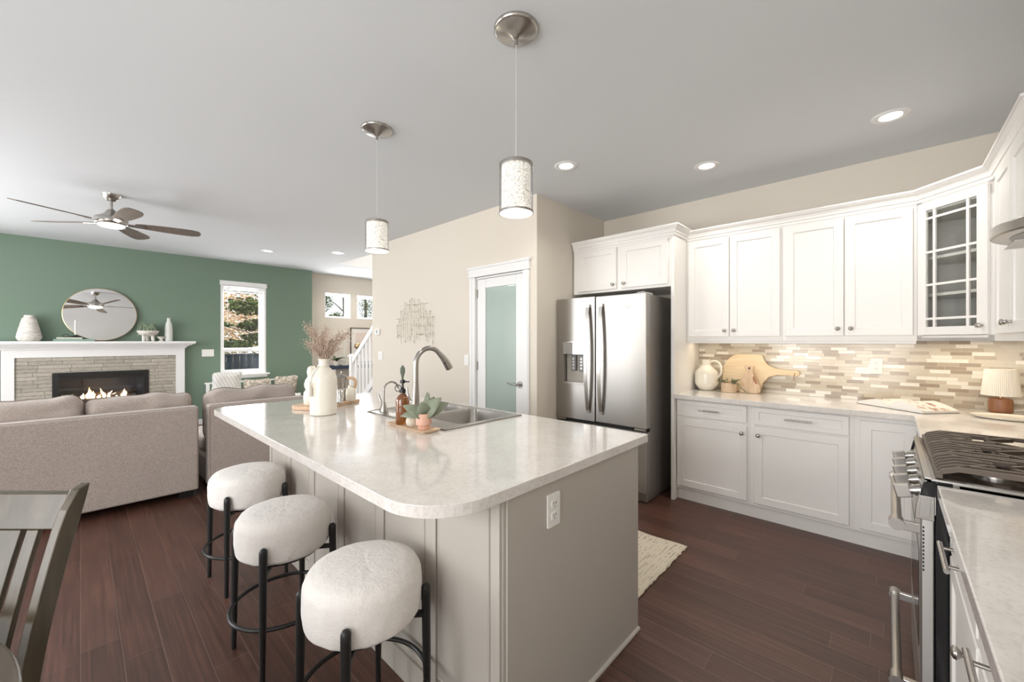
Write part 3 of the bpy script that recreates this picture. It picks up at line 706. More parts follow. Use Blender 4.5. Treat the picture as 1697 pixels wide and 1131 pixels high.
MB().box(.125, .72, RY0 + .02, RY1 - .02, .9275, .9305).build('burner_tray', plain('bronze_black_enamel', (.05, .035, .028), .12, .3), r)
for (bx, by, br) in ((.25, 2.03, .05), (.25, 2.46, .045), (.56, 2.03, .04), (.56, 2.46, .05), (.41, 2.247, .055)):
    bb = MB().cyl((bx, by, .930), (bx, by, .940), br, seg=28).build('burner', M_nickel, r); MB().cyl((bx, by, .9402), (bx, by, .948), br * .8, seg=28).build('burner_cap', M_iron, bb)
gw = (RY1 - RY0 - .03) / 3
for k in range(3):
    y0 = RY0 + .015 + k * gw; y1 = y0 + gw - .004; g = MB(); zt = .966; zb = .950
    def bar(pts, w=.0065, dz=0):
        P_ = [Vector(p) for p in pts]; d = P_[-1] - P_[0]; nn = Vector((-d.y, d.x, 0)).normalized() * w; b0 = len(g.v)
        for p in P_: g.v += [p - nn + Vector((0, 0, -.008 + dz)), p + nn + Vector((0, 0, -.008 + dz)), p + nn + Vector((0, 0, .007 + dz)), p - nn + Vector((0, 0, .007 + dz))]
        for i_ in range(len(P_) - 1):
            for k_ in range(4): g.f.append((b0 + i_ * 4 + k_, b0 + i_ * 4 + (k_ + 1) % 4, b0 + i_ * 4 + 4 + (k_ + 1) % 4, b0 + i_ * 4 + 4 + k_)); g.s.append(False)
        e_ = b0 + (len(P_) - 1) * 4; g.f += [(b0 + 3, b0 + 2, b0 + 1, b0), (e_, e_ + 1, e_ + 2, e_ + 3)]; g.s += [False, False]
    n = 6
    for i in range(n):
        yy = y0 + .010 + i * (y1 - y0 - .02) / (n - 1)
        if i in (0, n - 1): bar([(.112, yy, .936), (.122, yy, .952), (.160, yy, zt), (.70, yy, zt), (.715, yy, .936)], .007)
        else: bar([(.112, yy, .936), (.122, yy, .952), (.160, yy, zt), (.245 if i in (2, 3) else .30, yy, zt)]); bar([(.50, yy, zt), (.70, yy, zt), (.712, yy, .936)])
    bar([(.116, y0, .940), (.116, y1, .940)], .008, -.001); bar([(.712, y0, .940), (.712, y1, .940)], .008, -.001)
    bar([(.405, y0 + .008, zt), (.405, y1 - .008, zt)], .0065, -.0015); cy = (y0 + y1) / 2
    for cx in (.26, .56):
        for a in (35, 145, 215, 325):
            ca, sa = math.cos(math.radians(a)), math.sin(math.radians(a))
            bar([(cx + ca * .03, cy + sa * .03, zt), (cx + ca * .125, cy + sa * .125 * (.095 / .075) if abs(sa * .125) < .09 else cy + math.copysign((y1 - y0) / 2 - .01, sa), zt)], .006, -.0008)
    g.build('grate', M_iron, r)

# ------------------------------------------------------------------ range hood
r = empty('range_hood', (.55, 2.245, 1.72), 0, 'stainless range hood with curved front rim at the right edge', 'range hood')
out = [(XR - .002, RY0 + .02), (XR - .002, RY1 - .03)] + [(.62 - .355 * math.sin(PI * i / 24) ** .55, RY1 - .03 - (RY1 - RY0 - .05) * (i / 24)) for i in range(25)]
cxy = Vector((.60, 2.245))
def scl(k, dx=0): return [((p[0] - cxy.x) * k + cxy.x if p[0] < XR - .01 else p[0], (p[1] - cxy.y) * k + cxy.y) for p in out]
b = MB().prism(out, 1.735, 1.775, smooth=True).build('rim', M_nickel, r, bev=.006, seg=3)
lo, hi = scl(.93), scl(.35); n = len(out); vs = [(p[0], p[1], 1.774) for p in lo] + [(p[0], p[1], 1.90) for p in hi]
MB().add(vs, [(i, (i + 1) % n, n + (i + 1) % n, n + i) for i in range(n)] + [tuple(range(n, 2 * n))[::-1]], False).build('canopy', M_steel, r)
MB().box(.50, XR - .002, 2.12, 2.37, 1.88, ZC).build('chimney', M_steel, r, bev=.002)
un = MB().prism(scl(.86), 1.7335, 1.737).build('underside', plain('filter_gray', (.25, .24, .22), .35, .8), r)
MB().box(.33, .42, 2.30, 2.50, 1.731, 1.734).build('filter_light', M_trim, r)

# ------------------------------------------------------------------ island
IX0, IX1, IY0, IY1 = -3.11, -.88, .90, 1.81
r = empty('island_cabinet', (-2.0, 1.35, 0), 0, 'grey panelled kitchen island base under the large worktop', 'island')
MB().box(IX0, IX1, IY0, IY1, .0, .70).box(IX0, -2.46, IY0, IY1, .70, .876).box(-1.635, IX1, IY0, IY1, .70, .876).box(-2.46, -1.635, IY0, 1.25, .70, .876).box(-2.46, -1.635, 1.80, IY1, .70, .876).build('body', M_gray, r, bev=.001)
MB().box(IX1 + .001, IX1 + .008, IY0 + .012, IY1, 0.0, .876).build('end_panel', M_gray, r, bev=.001)
MB().box(IX0, IX1 - .012, IY0 - .011, IY0, .0, .11).build('base_rail', M_gray, r, bev=.001)
st = [(-3.110, -3.072), (-2.772, -2.703), (-2.410, -2.337), (-2.028, -1.967), (-1.651, -1.584), (-1.278, -1.214), (-.925, -.884)]
for a, c in st: MB().box(a, c, IY0 - .012, IY0 + .002, .11, .876).build('stile', M_gray, r, bev=.001)
for (a, c), (d_, e_) in zip(st[:-1], st[1:]):
    pm = MB(); w = d_ - c - .014
    pm.panel(w, .735, .010, .006, .002, TR(c + .007, IY0 - .0105, .135)); pm.build('panel', M_gray, r)
MB().tube([(IX1 + .008, IY0, 0.006), (IX1 + .008, IY1, 0.006)], .012, 8).build('shoe_moulding', M_gray, r)
pts = arc(-.86 - .21, .605 + .21, .21, -90, 0, 12) + [(-.86, 1.89), ] + [(-3.36, 1.89)] + arc(-3.36 + .10, .605 + .10, .10, 180, 270, 8)
# slab with a cut-out for the sink
SX0, SX1, SY0, SY1 = -2.455, -1.64, 1.26, 1.84
def slab_with_hole(pts, hole, z0, z1):
    bm = bmesh.new(); e = []
    for loop in (pts, hole):
        vs = [bm.verts.new((p[0], p[1], z1)) for p in loop]
        e += [bm.edges.new((vs[i], vs[(i + 1) % len(vs)])) for i in range(len(vs))]
    bmesh.ops.triangle_fill(bm, edges=e, use_beauty=True)
    g = bmesh.ops.extrude_face_region(bm, geom=bm.faces[:]); bmesh.ops.translate(bm, verts=[v for v in g['geom'] if isinstance(v, bmesh.types.BMVert)], vec=(0, 0, z0 - z1))
    bmesh.ops.recalc_face_normals(bm, faces=bm.faces[:]); bm.verts.index_update()
    m = MB().add([tuple(v.co) for v in bm.verts], [tuple(v.index for v in f.verts) for f in bm.faces]); bm.free(); return m
hole = [(SX0 + .03, SY0 + .03), (SX1 - .03, SY0 + .03), (SX1 - .03, SY1 - .03), (SX0 + .03, SY1 - .03)]
tag(slab_with_hole(pts, hole, .877, .914).build('island_countertop', M_quartz, None, bev=.003), 'large pale quartz island worktop with rounded corners', 'countertop')

# sink
r = empty('kitchen_sink', (-2.05, 1.55, .914), 0, 'stainless steel double bowl sink set into the island', 'sink')
B1 = (SX0 + .06, -2.085, 1.40, SY1 - .045); B2 = (-2.035, SX1 - .05, 1.40, SY1 - .045)
rim = MB(); z0, z1 = .914, .919
xs = [(SX0, B1[0], SY0, SY1), (B1[1], B2[0], SY0, SY1), (B2[1], SX1, SY0, SY1), (B1[0], B1[1], SY0, B1[2]), (B1[0], B1[1], B1[3], SY1), (B2[0], B2[1], SY0, B2[2]), (B2[0], B2[1], B2[3], SY1)]
for q in xs: rim.box(*q, z0, z1)
rim.build('rim', M_steel, r)
rb = MB()
for (a, c, d_, e_) in ((SX0, SX1, SY0, SY0 + .01), (SX0, SX1, SY1 - .01, SY1), (SX0, SX0 + .01, SY0, SY1), (SX1 - .01, SX1, SY0, SY1)): rb.box(a, c, d_, e_, .9142, .9225)
rb.build('raised_lip', M_steel, r, bev=.003)
def bowl(q, depth):
    x0, x1, y0, y1 = q; lv = []
    for rr, ins, z in ((.05, 0, .918), (.05, .004, .90), (.05, .012, .914 - depth + .03), (.05, .04, .914 - depth)):
        lv.append([(p[0], p[1], z) for p in rrect(x0 + ins, x1 - ins, y0 + ins, y1 - ins, rr, 5)])
    n = len(lv[0]); vs = [v for l in lv for v in l]; fs = []
    for k in range(3):
        for i in range(n): j = (i + 1) % n; fs.append((k * n + j, k * n + i, (k + 1) * n + i, (k + 1) * n + j))
    fs.append(tuple(3 * n + i for i in range(n)))
    # flange closing the square rim corners
    o = MB().add(vs, fs, True)
    for (cx, cy, sx, sy) in ((x0, y0, 1, 1), (x1, y0, -1, 1), (x1, y1, -1, -1), (x0, y1, 1, -1)):
        a = [(cx, cy)] + [(cx + sx * .05 * (1 - math.cos(PI / 2 * i / 5)), cy + sy * .05 * (1 - math.sin(PI / 2 * i / 5))) for i in range(6)]
        o.prism(a, .915, .9189)
    b_ = o.build('bowl', M_steel, r)
    cx, cy = (x0 + x1) / 2, (y0 + y1) / 2
    MB().lathe([(.02, 0), (.043, .001), (.045, .004)], 24, TR(cx, cy, .914 - depth)).build('drain', M_chrome, b_)
bowl(B1, .19); bowl(B2, .19)
# main faucet
r = empty('kitchen_faucet', (-2.0, 1.325, .919), 0, 'tall brushed nickel gooseneck faucet at the island sink', 'faucet')
fx, fy, fz = -2.0, 1.325, .919
MB().lathe([(.030, 0), (.030, .006), (.026, .012), (.0235, .05), (.019, .14), (.0165, .20), (.0165, .205)], 28, TR(fx, fy, fz)).build('base', M_nickel, r)
cy, cz, rr = fy + .094, fz + .315, .094
path = [(fx, fy, fz + .20), (fx, fy, fz + .27)] + [(fx, cy - rr * math.cos(a), cz + rr * math.sin(a)) for a in [math.radians(k) for k in range(0, 141, 10)]]
MB().tube(path, [.0155] * 4 + [.0145] * (len(path) - 4), 18).build('spout', M_nickel, r)
e0 = Vector(path[-1]); ed = (e0 - Vector(path[-2])).normalized()
sp = MB().tube([e0, e0 + ed * .03 + Vector((0, .002, 0)), e0 + ed * .06, e0 + ed * .095 + Vector((0, -.001, -.008)), e0 + ed * .115 + Vector((0, -.003, -.014))], [.0155, .018, .021, .0235, .0225], 20).build('spray_head', M_nickel, r)
MB().box(-.006, .006, -.012, .012, -.003, .003, Matrix.Translation(e0 + ed * .075 + Vector((.012, -.018, -.003))) @ Matrix.Rotation(.9, 4, 'X')).build('button', M_black, sp)
MB().cyl((fx, fy, fz + .09), (fx - .05, fy - .005, fz + .10), .008).tube([(fx - .05, fy - .005, fz + .10), (fx - .07, fy - .01, fz + .14), (fx - .075, fy - .012, fz + .18)], [.009, .007, .005]).build('lever', M_nickel, r)
# small tap
r = empty('filtered_water_tap', (-2.356, 1.322, .919), 0, 'small curved brushed nickel tap at the left end of sink', 'faucet')
fx, fy, fz = -2.356, 1.322, .919
MB().lathe([(.027, 0), (.027, .004), (.024, .02), (.016, .045), (.010, .065)], 24, TR(fx, fy, fz)).build('base', M_nickel, r)
rr = .052; path = [(fx, fy, fz + .06), (fx, fy, fz + .13)] + [(fx, fy + rr - rr * math.cos(math.radians(k)), fz + .135 + rr * math.sin(math.radians(k))) for k in range(10, 181, 15)]
sp = MB().tube(path, .0062, 12).build('spout', M_nickel, r)
e = path[-1]; MB().cyl(e, (e[0], e[1] + .002, e[2] - .022), .0065, .0095).build('nozzle', M_nickel, sp)
MB().tube([(fx - .012, fy - .004, fz + .045), (fx - .028, fy - .012, fz + .08), (fx - .038, fy - .018, fz + .115)], [.005, .009, .0055]).build('lever', M_nickel, r)

# ------------------------------------------------------------------ things on the island: small tray
r = empty('soap_tray', (-1.823, 1.20, .9145), 0, 'rectangular light wooden tray in front of the sink', 'tray')
o_ = rrect(-2.0, -1.648, 1.135, 1.245, .012, 3)
MB().prism(rrect(-1.985, -1.663, 1.15, 1.232, .012, 3), .9145, .921).build('base', M_traywood, r)
b = MB(); n = len(o_); zz = [(1.0, .928), (.985, .928), (.93, .921), (.955, .9147)]
c0 = Vector((-1.824, 1.19)); vs = []
for (k, z), ins in zip(zz, (0, .004, .015, .013)):
    for p in rrect(-2.0 + ins, -1.648 - ins, 1.135 + ins, 1.245 - ins, .010, 3): vs.append((p[0], p[1], z))
fs = []
for a in range(4):
    for i in range(n): j = (i + 1) % n; fs.append((a * n + i, a * n + j, ((a + 1) % 4) * n + j, ((a + 1) % 4) * n + i))
b.add(vs, fs).build('rim', M_traywood, r)
r = empty('soap_dispenser', (-1.93, 1.195, .9215), 0, 'amber glass pump bottle standing on the small tray', 'bottle')
q = TR(-1.93, 1.195, .9215)
MB().lathe([(.034, 0), (.037, .004), (.037, .125), (.033, .143), (.020, .156), (.0145, .162), (.0145, .172)], 32, q).build('bottle', M_amber, r)
pm = MB().lathe([(.0165, .168), (.0165, .186), (.010, .19), (.006, .20), (.006, .218), (.0135, .22), (.0135, .236), (.006, .240)], 20, q).cyl((-1.93, 1.195, 1.150), (-1.893, 1.213, 1.150), .0045, .0035).build('pump', plain('gunmetal', (.045, .045, .05), .25, .8), r)
MB().tube([(-1.957 + .018 * math.cos(a * PI / 10), 1.184 + .008 * math.cos(a * PI / 10), 1.112 + .018 * math.sin(a * PI / 10)) for a in range(20)], .0028, 8, closed=True).build('ring', plain('gunmetal_ring', (.12, .12, .12), .3, .8), pm)
MB().lathe([(0, .236), (.004, .238), (.006, .255), (.012, .28), (.0115, .30), (.004, .315), (0, .317)], 16, q, sx=.35, sy=1.3).build('paddle', plain('sage_paddle', (.16, .20, .165), .5), pm)
r = empty('bristle_ball', (-1.826, 1.183, .9505), 0, 'small cream bristly ball on the small tray', 'ball')
m = MB().sphere((-1.826, 1.183, .9515), .027, 20, 14); gr = 2.39996
for i in range(150):
    z = 1 - 2 * (i + .5) / 150; a = gr * i; rr = math.sqrt(1 - z * z); d = Vector((rr * math.cos(a), rr * math.sin(a), z)); c = Vector((-1.826, 1.183, .9505)); m.cyl(c + d * .024, c + d * .0300, .0030, .0016, 5)
m.build('body', plain('cream_bristle', (.84, .79, .69), .9), r)
r = empty('potted_succulent', (-1.725, 1.19, .9215), 0, 'broad-leaved green plant in a blush pink pot on the tray', 'potted plant')
q = TR(-1.725, 1.19, .9215)
MB().lathe([(.027, 0), (.029, .003), (.029, .018), (.032, .024), (.0395, .028), (.0395, .081), (.037, .083), (.0355, .080), (.0355, .065), (0, .064)], 36, q).build('pot', M_pink, r)
rn = random.Random(3)
for (a, el, L, w, cu) in ((215, 28, .12, .075, .8), (240, 50, .10, .07, .6), (40, 45, .12, .08, .5), (5, 55, .12, .085, .4), (320, 62, .085, .07, .2), (275, 50, .075, .07, .7), (150, 60, .09, .06, .3), (80, 66, .11, .06, .2), (110, 80, .125, .03, .1), (50, 82, .12, .03, .1)):
    a, el = math.radians(a), math.radians(el); d = (math.cos(a) * math.cos(el), math.sin(a) * math.cos(el), math.sin(el))
    MB().leaf((-1.725 + math.cos(a) * .008, 1.19 + math.sin(a) * .008, .985), d, L, w, cu, up=Vector((.55, -.35, .75)), n=9).build('leaf', M_leaf, r, solid=.0025)
# big vase with flowers
vx, vy = -2.575, 1.035
r = empty('ceramic_vase', (vx, vy, .914), 0, 'large glossy ivory bottle vase with a tassel on the island', 'vase')
q = TR(vx, vy, .9145)
MB().lathe([(.070, 0), (.0765, .005), (.0775, .02), (.0775, .20), (.0765, .225), (.070, .248), (.054, .272), (.036, .290), (.0295, .300), (.028, .310), (.028, .338), (.030, .343), (.028, .345), (.0245, .343), (.0245, .30), (.0, .30)], 48, q).build('body', M_ivory, r)
cr_ = MB().tube(curve([(vx + .225 * q_, vy - .974 * q_, z_) for q_, z_ in ((.033, 1.217), (.048, 1.196), (.066, 1.176), (.080, 1.150), (.084, 1.12))]), .004, 8)
cr_.tube([(vx + .032 * math.cos(a * PI / 12), vy + .032 * math.sin(a * PI / 12), 1.217) for a in range(24)], .0035, 6, closed=True)
cr_.build('cord', M_cream, r)
MB().lathe([(.0, 0), (.016, .0), (.014, .045), (.009, .065), (.011, .075), (.007, .088), (0, .09)], 14, TR(vx + .225 * .092, vy - .974 * .092, 1.035)).build('tassel', M_cream, r)
r = empty('dried_flowers', (vx, vy, 1.2145), 0, 'bunch of dried pinkish brown flowers in the ivory vase', 'flowers')
rn = random.Random(11); stems = MB(); heads = []
Rv = Vector((.7305, .683, 0)); Fv = Vector((-.683, .7305, 0)); base = Vector((vx, vy, 1.235))
spec = [(-.105, .235, 26), (-.13, .13, 18), (-.055, .20, 22), (.0, .18, 24), (.06, .15, 22), (.16, .19, 24), (.10, .18, 22), (-.03, .12, 20), (.04, .10, 18), (-.08, .11, 16), (.02, .22, 18), (.09, .09, 12)]
for (sx, h, nn) in spec:
    fwd = rn.uniform(-.05, .05); pp = []
    for i in range(7):
        t_ = i / 6; pp.append(base + Vector((0, 0, -.02)) + Rv * (sx * t_ ** 1.5) + Fv * (fwd * t_) + Vector((0, 0, (h + .02) * (t_ ** .9))))
    stems.tube(pp, [.0016] * 6 + [.0008], 5)
    hd = MB()
    for i in range(nn * 8):
        t_ = rn.uniform(.45, 1.02); k = min(5, int(t_ * 6)); p = pp[k].lerp(pp[k + 1], min(1, t_ * 6 - k)); o_ = Vector((rn.gauss(0, .015), rn.gauss(0, .015), rn.gauss(0, .015)))
        if i % 2 == 0: stems.tube([p, p + o_], .0006, 4)
        hd.sphere(p + o_, rn.uniform(.0020, .0040), 5, 3)
    heads.append(hd)
stems.build('stems', M_stemd, r)
for hd in heads: tag(hd.build('flower_head', M_dry, r), kind='stuff')
# wooden board with coffee things
r = MB().prism([(-2.862, .962), (-2.735, 1.035), (-2.715, 1.075), (-2.885, 1.425), (-3.04, 1.345), (-3.055, 1.30), (-2.965, 1.0), (-2.93, .97)], .9145, .939).build('serving_board', M_oak, None, bev=.004)
tag(r, 'thick light wooden serving board behind the ivory vase', 'board')
def thingl(name, label, cat, x, y, z, parts, group=None):
    r = empty(name, (x, y, z), 0, label, cat, group)
    for (nm, prof, mat, kw) in parts: MB().lathe(prof, kw.get('seg', 32), TR(x, y, z), wob=kw.get('wob')).build(nm, mat, r)
    return r
zb = .9395
r = thingl('coffee_pot', 'silver stovetop coffee pot with wooden handle behind the ivory vase', 'coffee pot', -2.925, 1.30, zb, [
    ('base', [(.042, 0), (.046, .004), (.040, .075), (.034, .085)], M_chrome, {'seg': 10}),
    ('jug', [(.034, .086), (.035, .09), (.045, .160), (.047, .165)], M_nickel, {'seg': 10}),
    ('lid', [(.047, .166), (.040, .174), (.010, .186), (.008, .190), (.011, .198), (.006, .206), (0, .207)], M_nickel, {'seg': 10})])
MB().tube(curve([(-2.895, 1.335, zb + .156), (-2.875, 1.362, zb + .160), (-2.865, 1.380, zb + .135), (-2.868, 1.376, zb + .09), (-2.893, 1.345, zb + .070)]), .011, 14).build('handle', M_oak, r)
def glassjar(x, y, lab):
    r = thingl('glass_carafe', lab, 'glass', x, y, zb, [('body', [(.022, 0), (.025, .003), (.024, .03), (.017, .08), (.020, .095), (.0185, .095), (.0155, .08), (.0225, .03), (.022, .006), (0, .005)], M_glass, {})])
glassjar(-2.79, 1.18, 'small clear ribbed glass right beside the ivory vase'); glassjar(-2.805, 1.235, 'small clear glass standing between its twin and the white jar')
thingl('white_jar', 'small white ceramic jar at the far end of serving board', 'jar', -2.845, 1.335, zb, [('body', [(.030, 0), (.034, .005), (.035, .06), (.030, .085), (.018, .095), (.018, .11), (.016, .11), (.016, .09), (0, .09)], M_almond, {})])
def bump_(v): return v * (1 + .05 * noise.noise(v * 55))
r = thingl('ceramic_figure', 'white rounded ceramic vase peeking out left of the ivory vase', 'vase', -2.86, 1.075, zb, [('body', [(.045, 0), (.052, .01), (.056, .05), (.052, .085), (.040, .10), (.048, .12), (.050, .14), (.042, .165), (.028, .185), (.03, .20), (.034, .22), (.028, .245), (.016, .258), (0, .26)], M_almond, {'wob': bump_})])

# ------------------------------------------------------------------ bar stools
def make_stool():
    r = empty('bar_stool', (0, 0, 0))
    prof = [(0, .438), (.12, .438), (.168, .442), (.185, .458), (.191, .49), (.192, .545), (.188, .583), (.172, .609), (.14, .622), (.08, .628), (0, .629)]
    pr2 = []
    for (a, b_), (c, d_) in zip(prof[:-1], prof[1:]):
        for k in range(3): pr2.append((a + (c - a) * k / 3, b_ + (d_ - b_) * k / 3))
    pr2.append(prof[-1])
    def wob(v):
        n = noise.noise(v * 34) * .0022 + noise.noise(v * 90) * .0012; d = Vector((v.x, v.y, v.z - .555)); return v + d.normalized() * n
    MB().lathe(pr2, 110, None, True, wob).build('seat', M_boucle, r, local=True, sub=1)
    MB().cyl((0, 0, .425), (0, 0, .440), .145, seg=40).build('seat_base', M_black, r, local=True)
    for sx in (-1, 1):
        for sy in (-1, 1):
            t_ = Vector((sx * .1455, sy * .1455, .518)); f_ = Vector((sx * .150, sy * .150, .0))
            m = MB().tube([f_, f_ + Vector((0, 0, .004)), f_.lerp(t_, .15), f_.lerp(t_, .6), f_.lerp(t_, .97), t_ + Vector((0, 0, .004)), t_ + Vector((0, 0, .012)), t_ + Vector((0, 0, .016))], [.0095, .010, .0105, .0142, .0152, .0150, .0105, .004], 18)
            m.build('leg', M_black, r, local=True)
            MB().box(-.012, .012, 0, .05, -.006, .006, TR(sx * .105, sy * .105, .430, math.atan2(-sx, sy))).build('bracket', M_black, r, local=True)
    MB().tube([(.207 * math.cos(a * PI / 32), .207 * math.sin(a * PI / 32), .205) for a in range(64)], .0085, 12, closed=True).build('footrest_ring', M_black, r, local=True)
    return r
s0 = make_stool(); G = 'round cream bar stools along the island'
for i, (x, y, a, lab) in enumerate(((-1.305, .660, 4, 'cream boucle bar stool nearest to the viewer'), (-2.0, .632, 6, 'cream boucle bar stool in the middle of the row of three'), (-2.745, .672, 4, 'cream boucle bar stool farthest away, beside the sofa'))):
    o = s0 if i == 0 else copy_tree(s0)
    o.location = (x, y, 0); o.rotation_euler.z = math.radians(a); o['label'] = lab; o['category'] = 'stool'; o['group'] = G

# ------------------------------------------------------------------ pendant lamps
t = NT('mosaic_lamp_shade', rough=.6); v = t.coord(); vo = t.n('ShaderNodeTexVoronoi', feature='DISTANCE_TO_EDGE'); t.L.new(v, vo.inputs[0]); vo.inputs['Scale'].default_value = 80
f_ = t.ramp(vo.outputs[0], [(.02, (.42, .39, .34)), (.12, (1, .97, .90))]); t.color(f_); t.L.new(f_, t.b.inputs['Emission Color']); t.set(Emission_Strength=.42); M_shade = t.m
def pendant(x, y, zt, zb, label):
    r = empty('pendant_lamp', (x, y, ZC), 0, label, 'pendant lamp', 'pendant lamps over the island')
    MB().lathe([(.098, 0), (.098, -.010), (.092, -.016), (.088, -.018), (.05, -.030), (.018, -.042), (.008, -.050), (.0075, -.070), (0, -.071)][::-1], 48, TR(x, y, ZC)).build('canopy', M_nickel, r)
    MB().cyl((x, y, ZC - .065), (x, y, zt + .01), .0018, seg=8).build('cord', plain('clear_cord', (.62, .62, .60), .4), r)
    MB().lathe([(.0745, 0), (.0745, .012), (.07, .016), (.012, .018), (.008, .034), (0, .035)], 40, TR(x, y, zt - .014)).build('top_cap', M_nickel, r)
    h = zt - zb
    g = MB().lathe([(.0745, .006), (.0745, h - .012), (.0725, h - .012), (.0725, .006), (.0745, .006)], 48, TR(x, y, zb)).build('outer_glass', M_shadeglass, r)
    MB().lathe([(.064, .008), (.064, h - .013), (.062, h - .013), (.062, .008), (.064, .008)], 48, TR(x, y, zb)).build('shade', M_shade, r)
    MB().lathe([(.076, 0), (.076, .010), (.0715, .010), (.0715, .0), (.076, 0)], 48, TR(x, y, zb)).build('bottom_ring', M_nickel, r)
    MB().cyl((x, y, zb + .002), (x, y, zb + .007), .0715, seg=40).build('diffuser', emit('lit_diffuser', (1, .97, .9), 2.2), r)
    l = bpy.data.lights.new('pendant_bulb', 'POINT'); l.energy = 5; l.color = (1, .9, .76); l.shadow_soft_size = .03
    o = bpy.data.objects.new('pendant_bulb', l); COL.objects.link(o); o.location = (x, y, zb - .06)
pendant(-1.20, 1.31, 2.150, 1.930, 'pendant lamp with mosaic glass shade nearest to the viewer')
pendant(-2.426, 1.314, 2.145, 1.952, 'pendant lamp with mosaic glass shade farther away on the left')

# ------------------------------------------------------------------ ceiling fan
fx, fy = -5.34, .20
r = empty('ceiling_fan', (fx, fy, ZC), 0, 'five-blade nickel ceiling fan with lit lamp over the sofa', 'ceiling fan')
MB().lathe([(0, -.062), (.02, -.062), (.034, -.055), (.056, -.035), (.068, -.008), (.070, 0)], 36, TR(fx, fy, ZC)).build('canopy', M_nickel, r)
MB().cyl((fx, fy, ZC - .06), (fx, fy, ZC - .16), .011).build('downrod', M_nickel, r)
MB().lathe([(0, -.285), (.10, -.285), (.112, -.278), (.118, -.262), (.118, -.232), (.112, -.220), (.075, -.200), (.048, -.178), (.036, -.155), (.024, -.140), (.014, -.136)], 44, TR(fx, fy, ZC)).build('motor_housing', M_nickel, r)
MB().lathe([(0, -.312), (.04, -.310), (.08, -.302), (.094, -.293), (.096, -.2855), (0, -.2855)], 36, TR(fx, fy, ZC)).build('light_globe', emit('fan_lamp', (1, .97, .9), 9), r)
pts_b = [(.0, -.030), (.05, -.045), (.20, -.062), (.36, -.070), (.44, -.066), (.485, -.05), (.50, -.02), (.50, .02), (.485, .05), (.44, .066), (.36, .070), (.20, .062), (.05, .045), (.0, .030)]
for k in range(5):
    a = math.radians(11 + 72 * k); M = TR(fx, fy, ZC - .262, a) @ Matrix.Translation((.165, 0, 0)) @ Matrix.Rotation(math.radians(-13), 4, 'X')
    bl = MB().prism(pts_b, -.004, .004, M).build('blade', M_blade, r)
    MB().prism([(-.07, -.02), (.0, -.024), (.06, -.03), (.085, 0), (.06, .03), (0, .024), (-.07, .02)], -.010, -.0042, M).build('blade_arm', M_nickel, bl)

# ------------------------------------------------------------------ wire wall art
r = empty('wire_wall_art', (-4.4, YP, 1.6), 0, 'sculpture of thin metal rods and beads on the pale wall', 'wall art')
rn = random.Random(5); m = MB(); bd = MB(); yy = YP - .018
for i in range(17):
    x = -4.80 + i * .050 + rn.uniform(-.006, .006); mid = abs(i - 7) / 9
    top = 1.97 - .22 * mid ** 1.2 - rn.uniform(0, .10) if i > 1 else 1.60 + .08 * i; bot = 1.30 + rn.uniform(0, .14) + (.02 if i > 10 else 0)
    m.cyl((x, yy + rn.uniform(0, .008), bot), (x, yy, top), .0022, seg=6)
    for k in range(rn.randint(6, 11)): bd.box(x - .003, x + .003, yy - .004, yy + .003, (zz := rn.uniform(bot, top)), zz + .006)
for (xa, xb, z) in ((-4.72, -4.10, 1.83), (-4.86, -4.5, 1.66), (-4.45, -3.97, 1.66), (-4.40, -4.0, 1.56), (-4.55, -4.3, 1.74), (-4.35, -3.98, 1.45)):
    m.cyl((xa, yy - .004, z), (xb, yy - .004, z), .0014, seg=6)
    for k in range(5): xx = rn.uniform(xa, xb); bd.box(xx - .003, xx + .003, yy - .007, yy - .001, z - .003, z + .003)
for x, z in ((-4.55, 1.7), (-4.3, 1.5)): m.cyl((x, YP, z), (x, yy, z), .002, seg=6)
m.build('rods', M_wire, r); bd.build('beads', plain('dark_bronze', (.22, .19, .15), .5, .5), r)

# ------------------------------------------------------------------ fireplace
r = empty('fireplace', (XL + .1, .225, 0), 0, 'white mantel fireplace with stacked stone and lit gas fire', 'fireplace')
MB().box(XL + .001, XL + .25, -.80, 1.25, 1.335, 1.366).build('mantel_shelf', M_trim, r, bev=.003)
m = MB(); steps = [(.235, 1.322, 1.336, 1.24), (.20, 1.306, 1.323, 1.21), (.165, 1.288, 1.307, 1.18), (.13, 1.268, 1.289, 1.155), (.112, 1.25, 1.269, 1.142)]
for d_, z0, z1, ye in steps: m.box(XL + .001, XL + d_, .45 - ye, ye, z0, z1)
m.build('bed_moulding', M_trim, r, bev=.006)
MB().box(XL + .001, XL + .09, -.683, 1.133, 1.15, 1.252).build('frieze', M_trim, r, bev=.002)
for ya, yb in ((-.683, -.575), (1.025, 1.133)):
    MB().box(XL + .001, XL + .09, ya, yb, 0, 1.151).box(XL + .001, XL + .10, ya - .008, yb + .008, 0, .14).build('pilaster', M_trim, r, bev=.002)
MB().box(XL + .001, XL + .072, -.575, -.258, 0, 1.15).box(XL + .001, XL + .072, .708, 1.025, 0, 1.15).box(XL + .001, XL + .072, -.258, .708, .938, 1.15).box(XL + .001, XL + .072, -.258, .708, 0, .30).build('stone_facing', M_stone, r)
fb = MB().box(XL - .40, XL - .38, -.255, .705, .302, .936).box(XL - .4, XL + .06, -.257, -.245, .302, .936).box(XL - .4, XL + .06, .695, .707, .302, .936).box(XL - .4, XL + .06, -.255, .705, .302, .32).box(XL - .4, XL + .06, -.255, .705, .90, .936)
fb.build('firebox', plain('firebox_liner', (.13, .135, .145), .6), r)
f = MB().box(XL + .055, XL + .085, -.257, -.20, .31, .937).box(XL + .055, XL + .085, .65, .707, .31, .937).box(XL + .055, XL + .085, -.20, .65, .84, .872).box(XL + .055, XL + .085, -.20, .65, .38, .42)
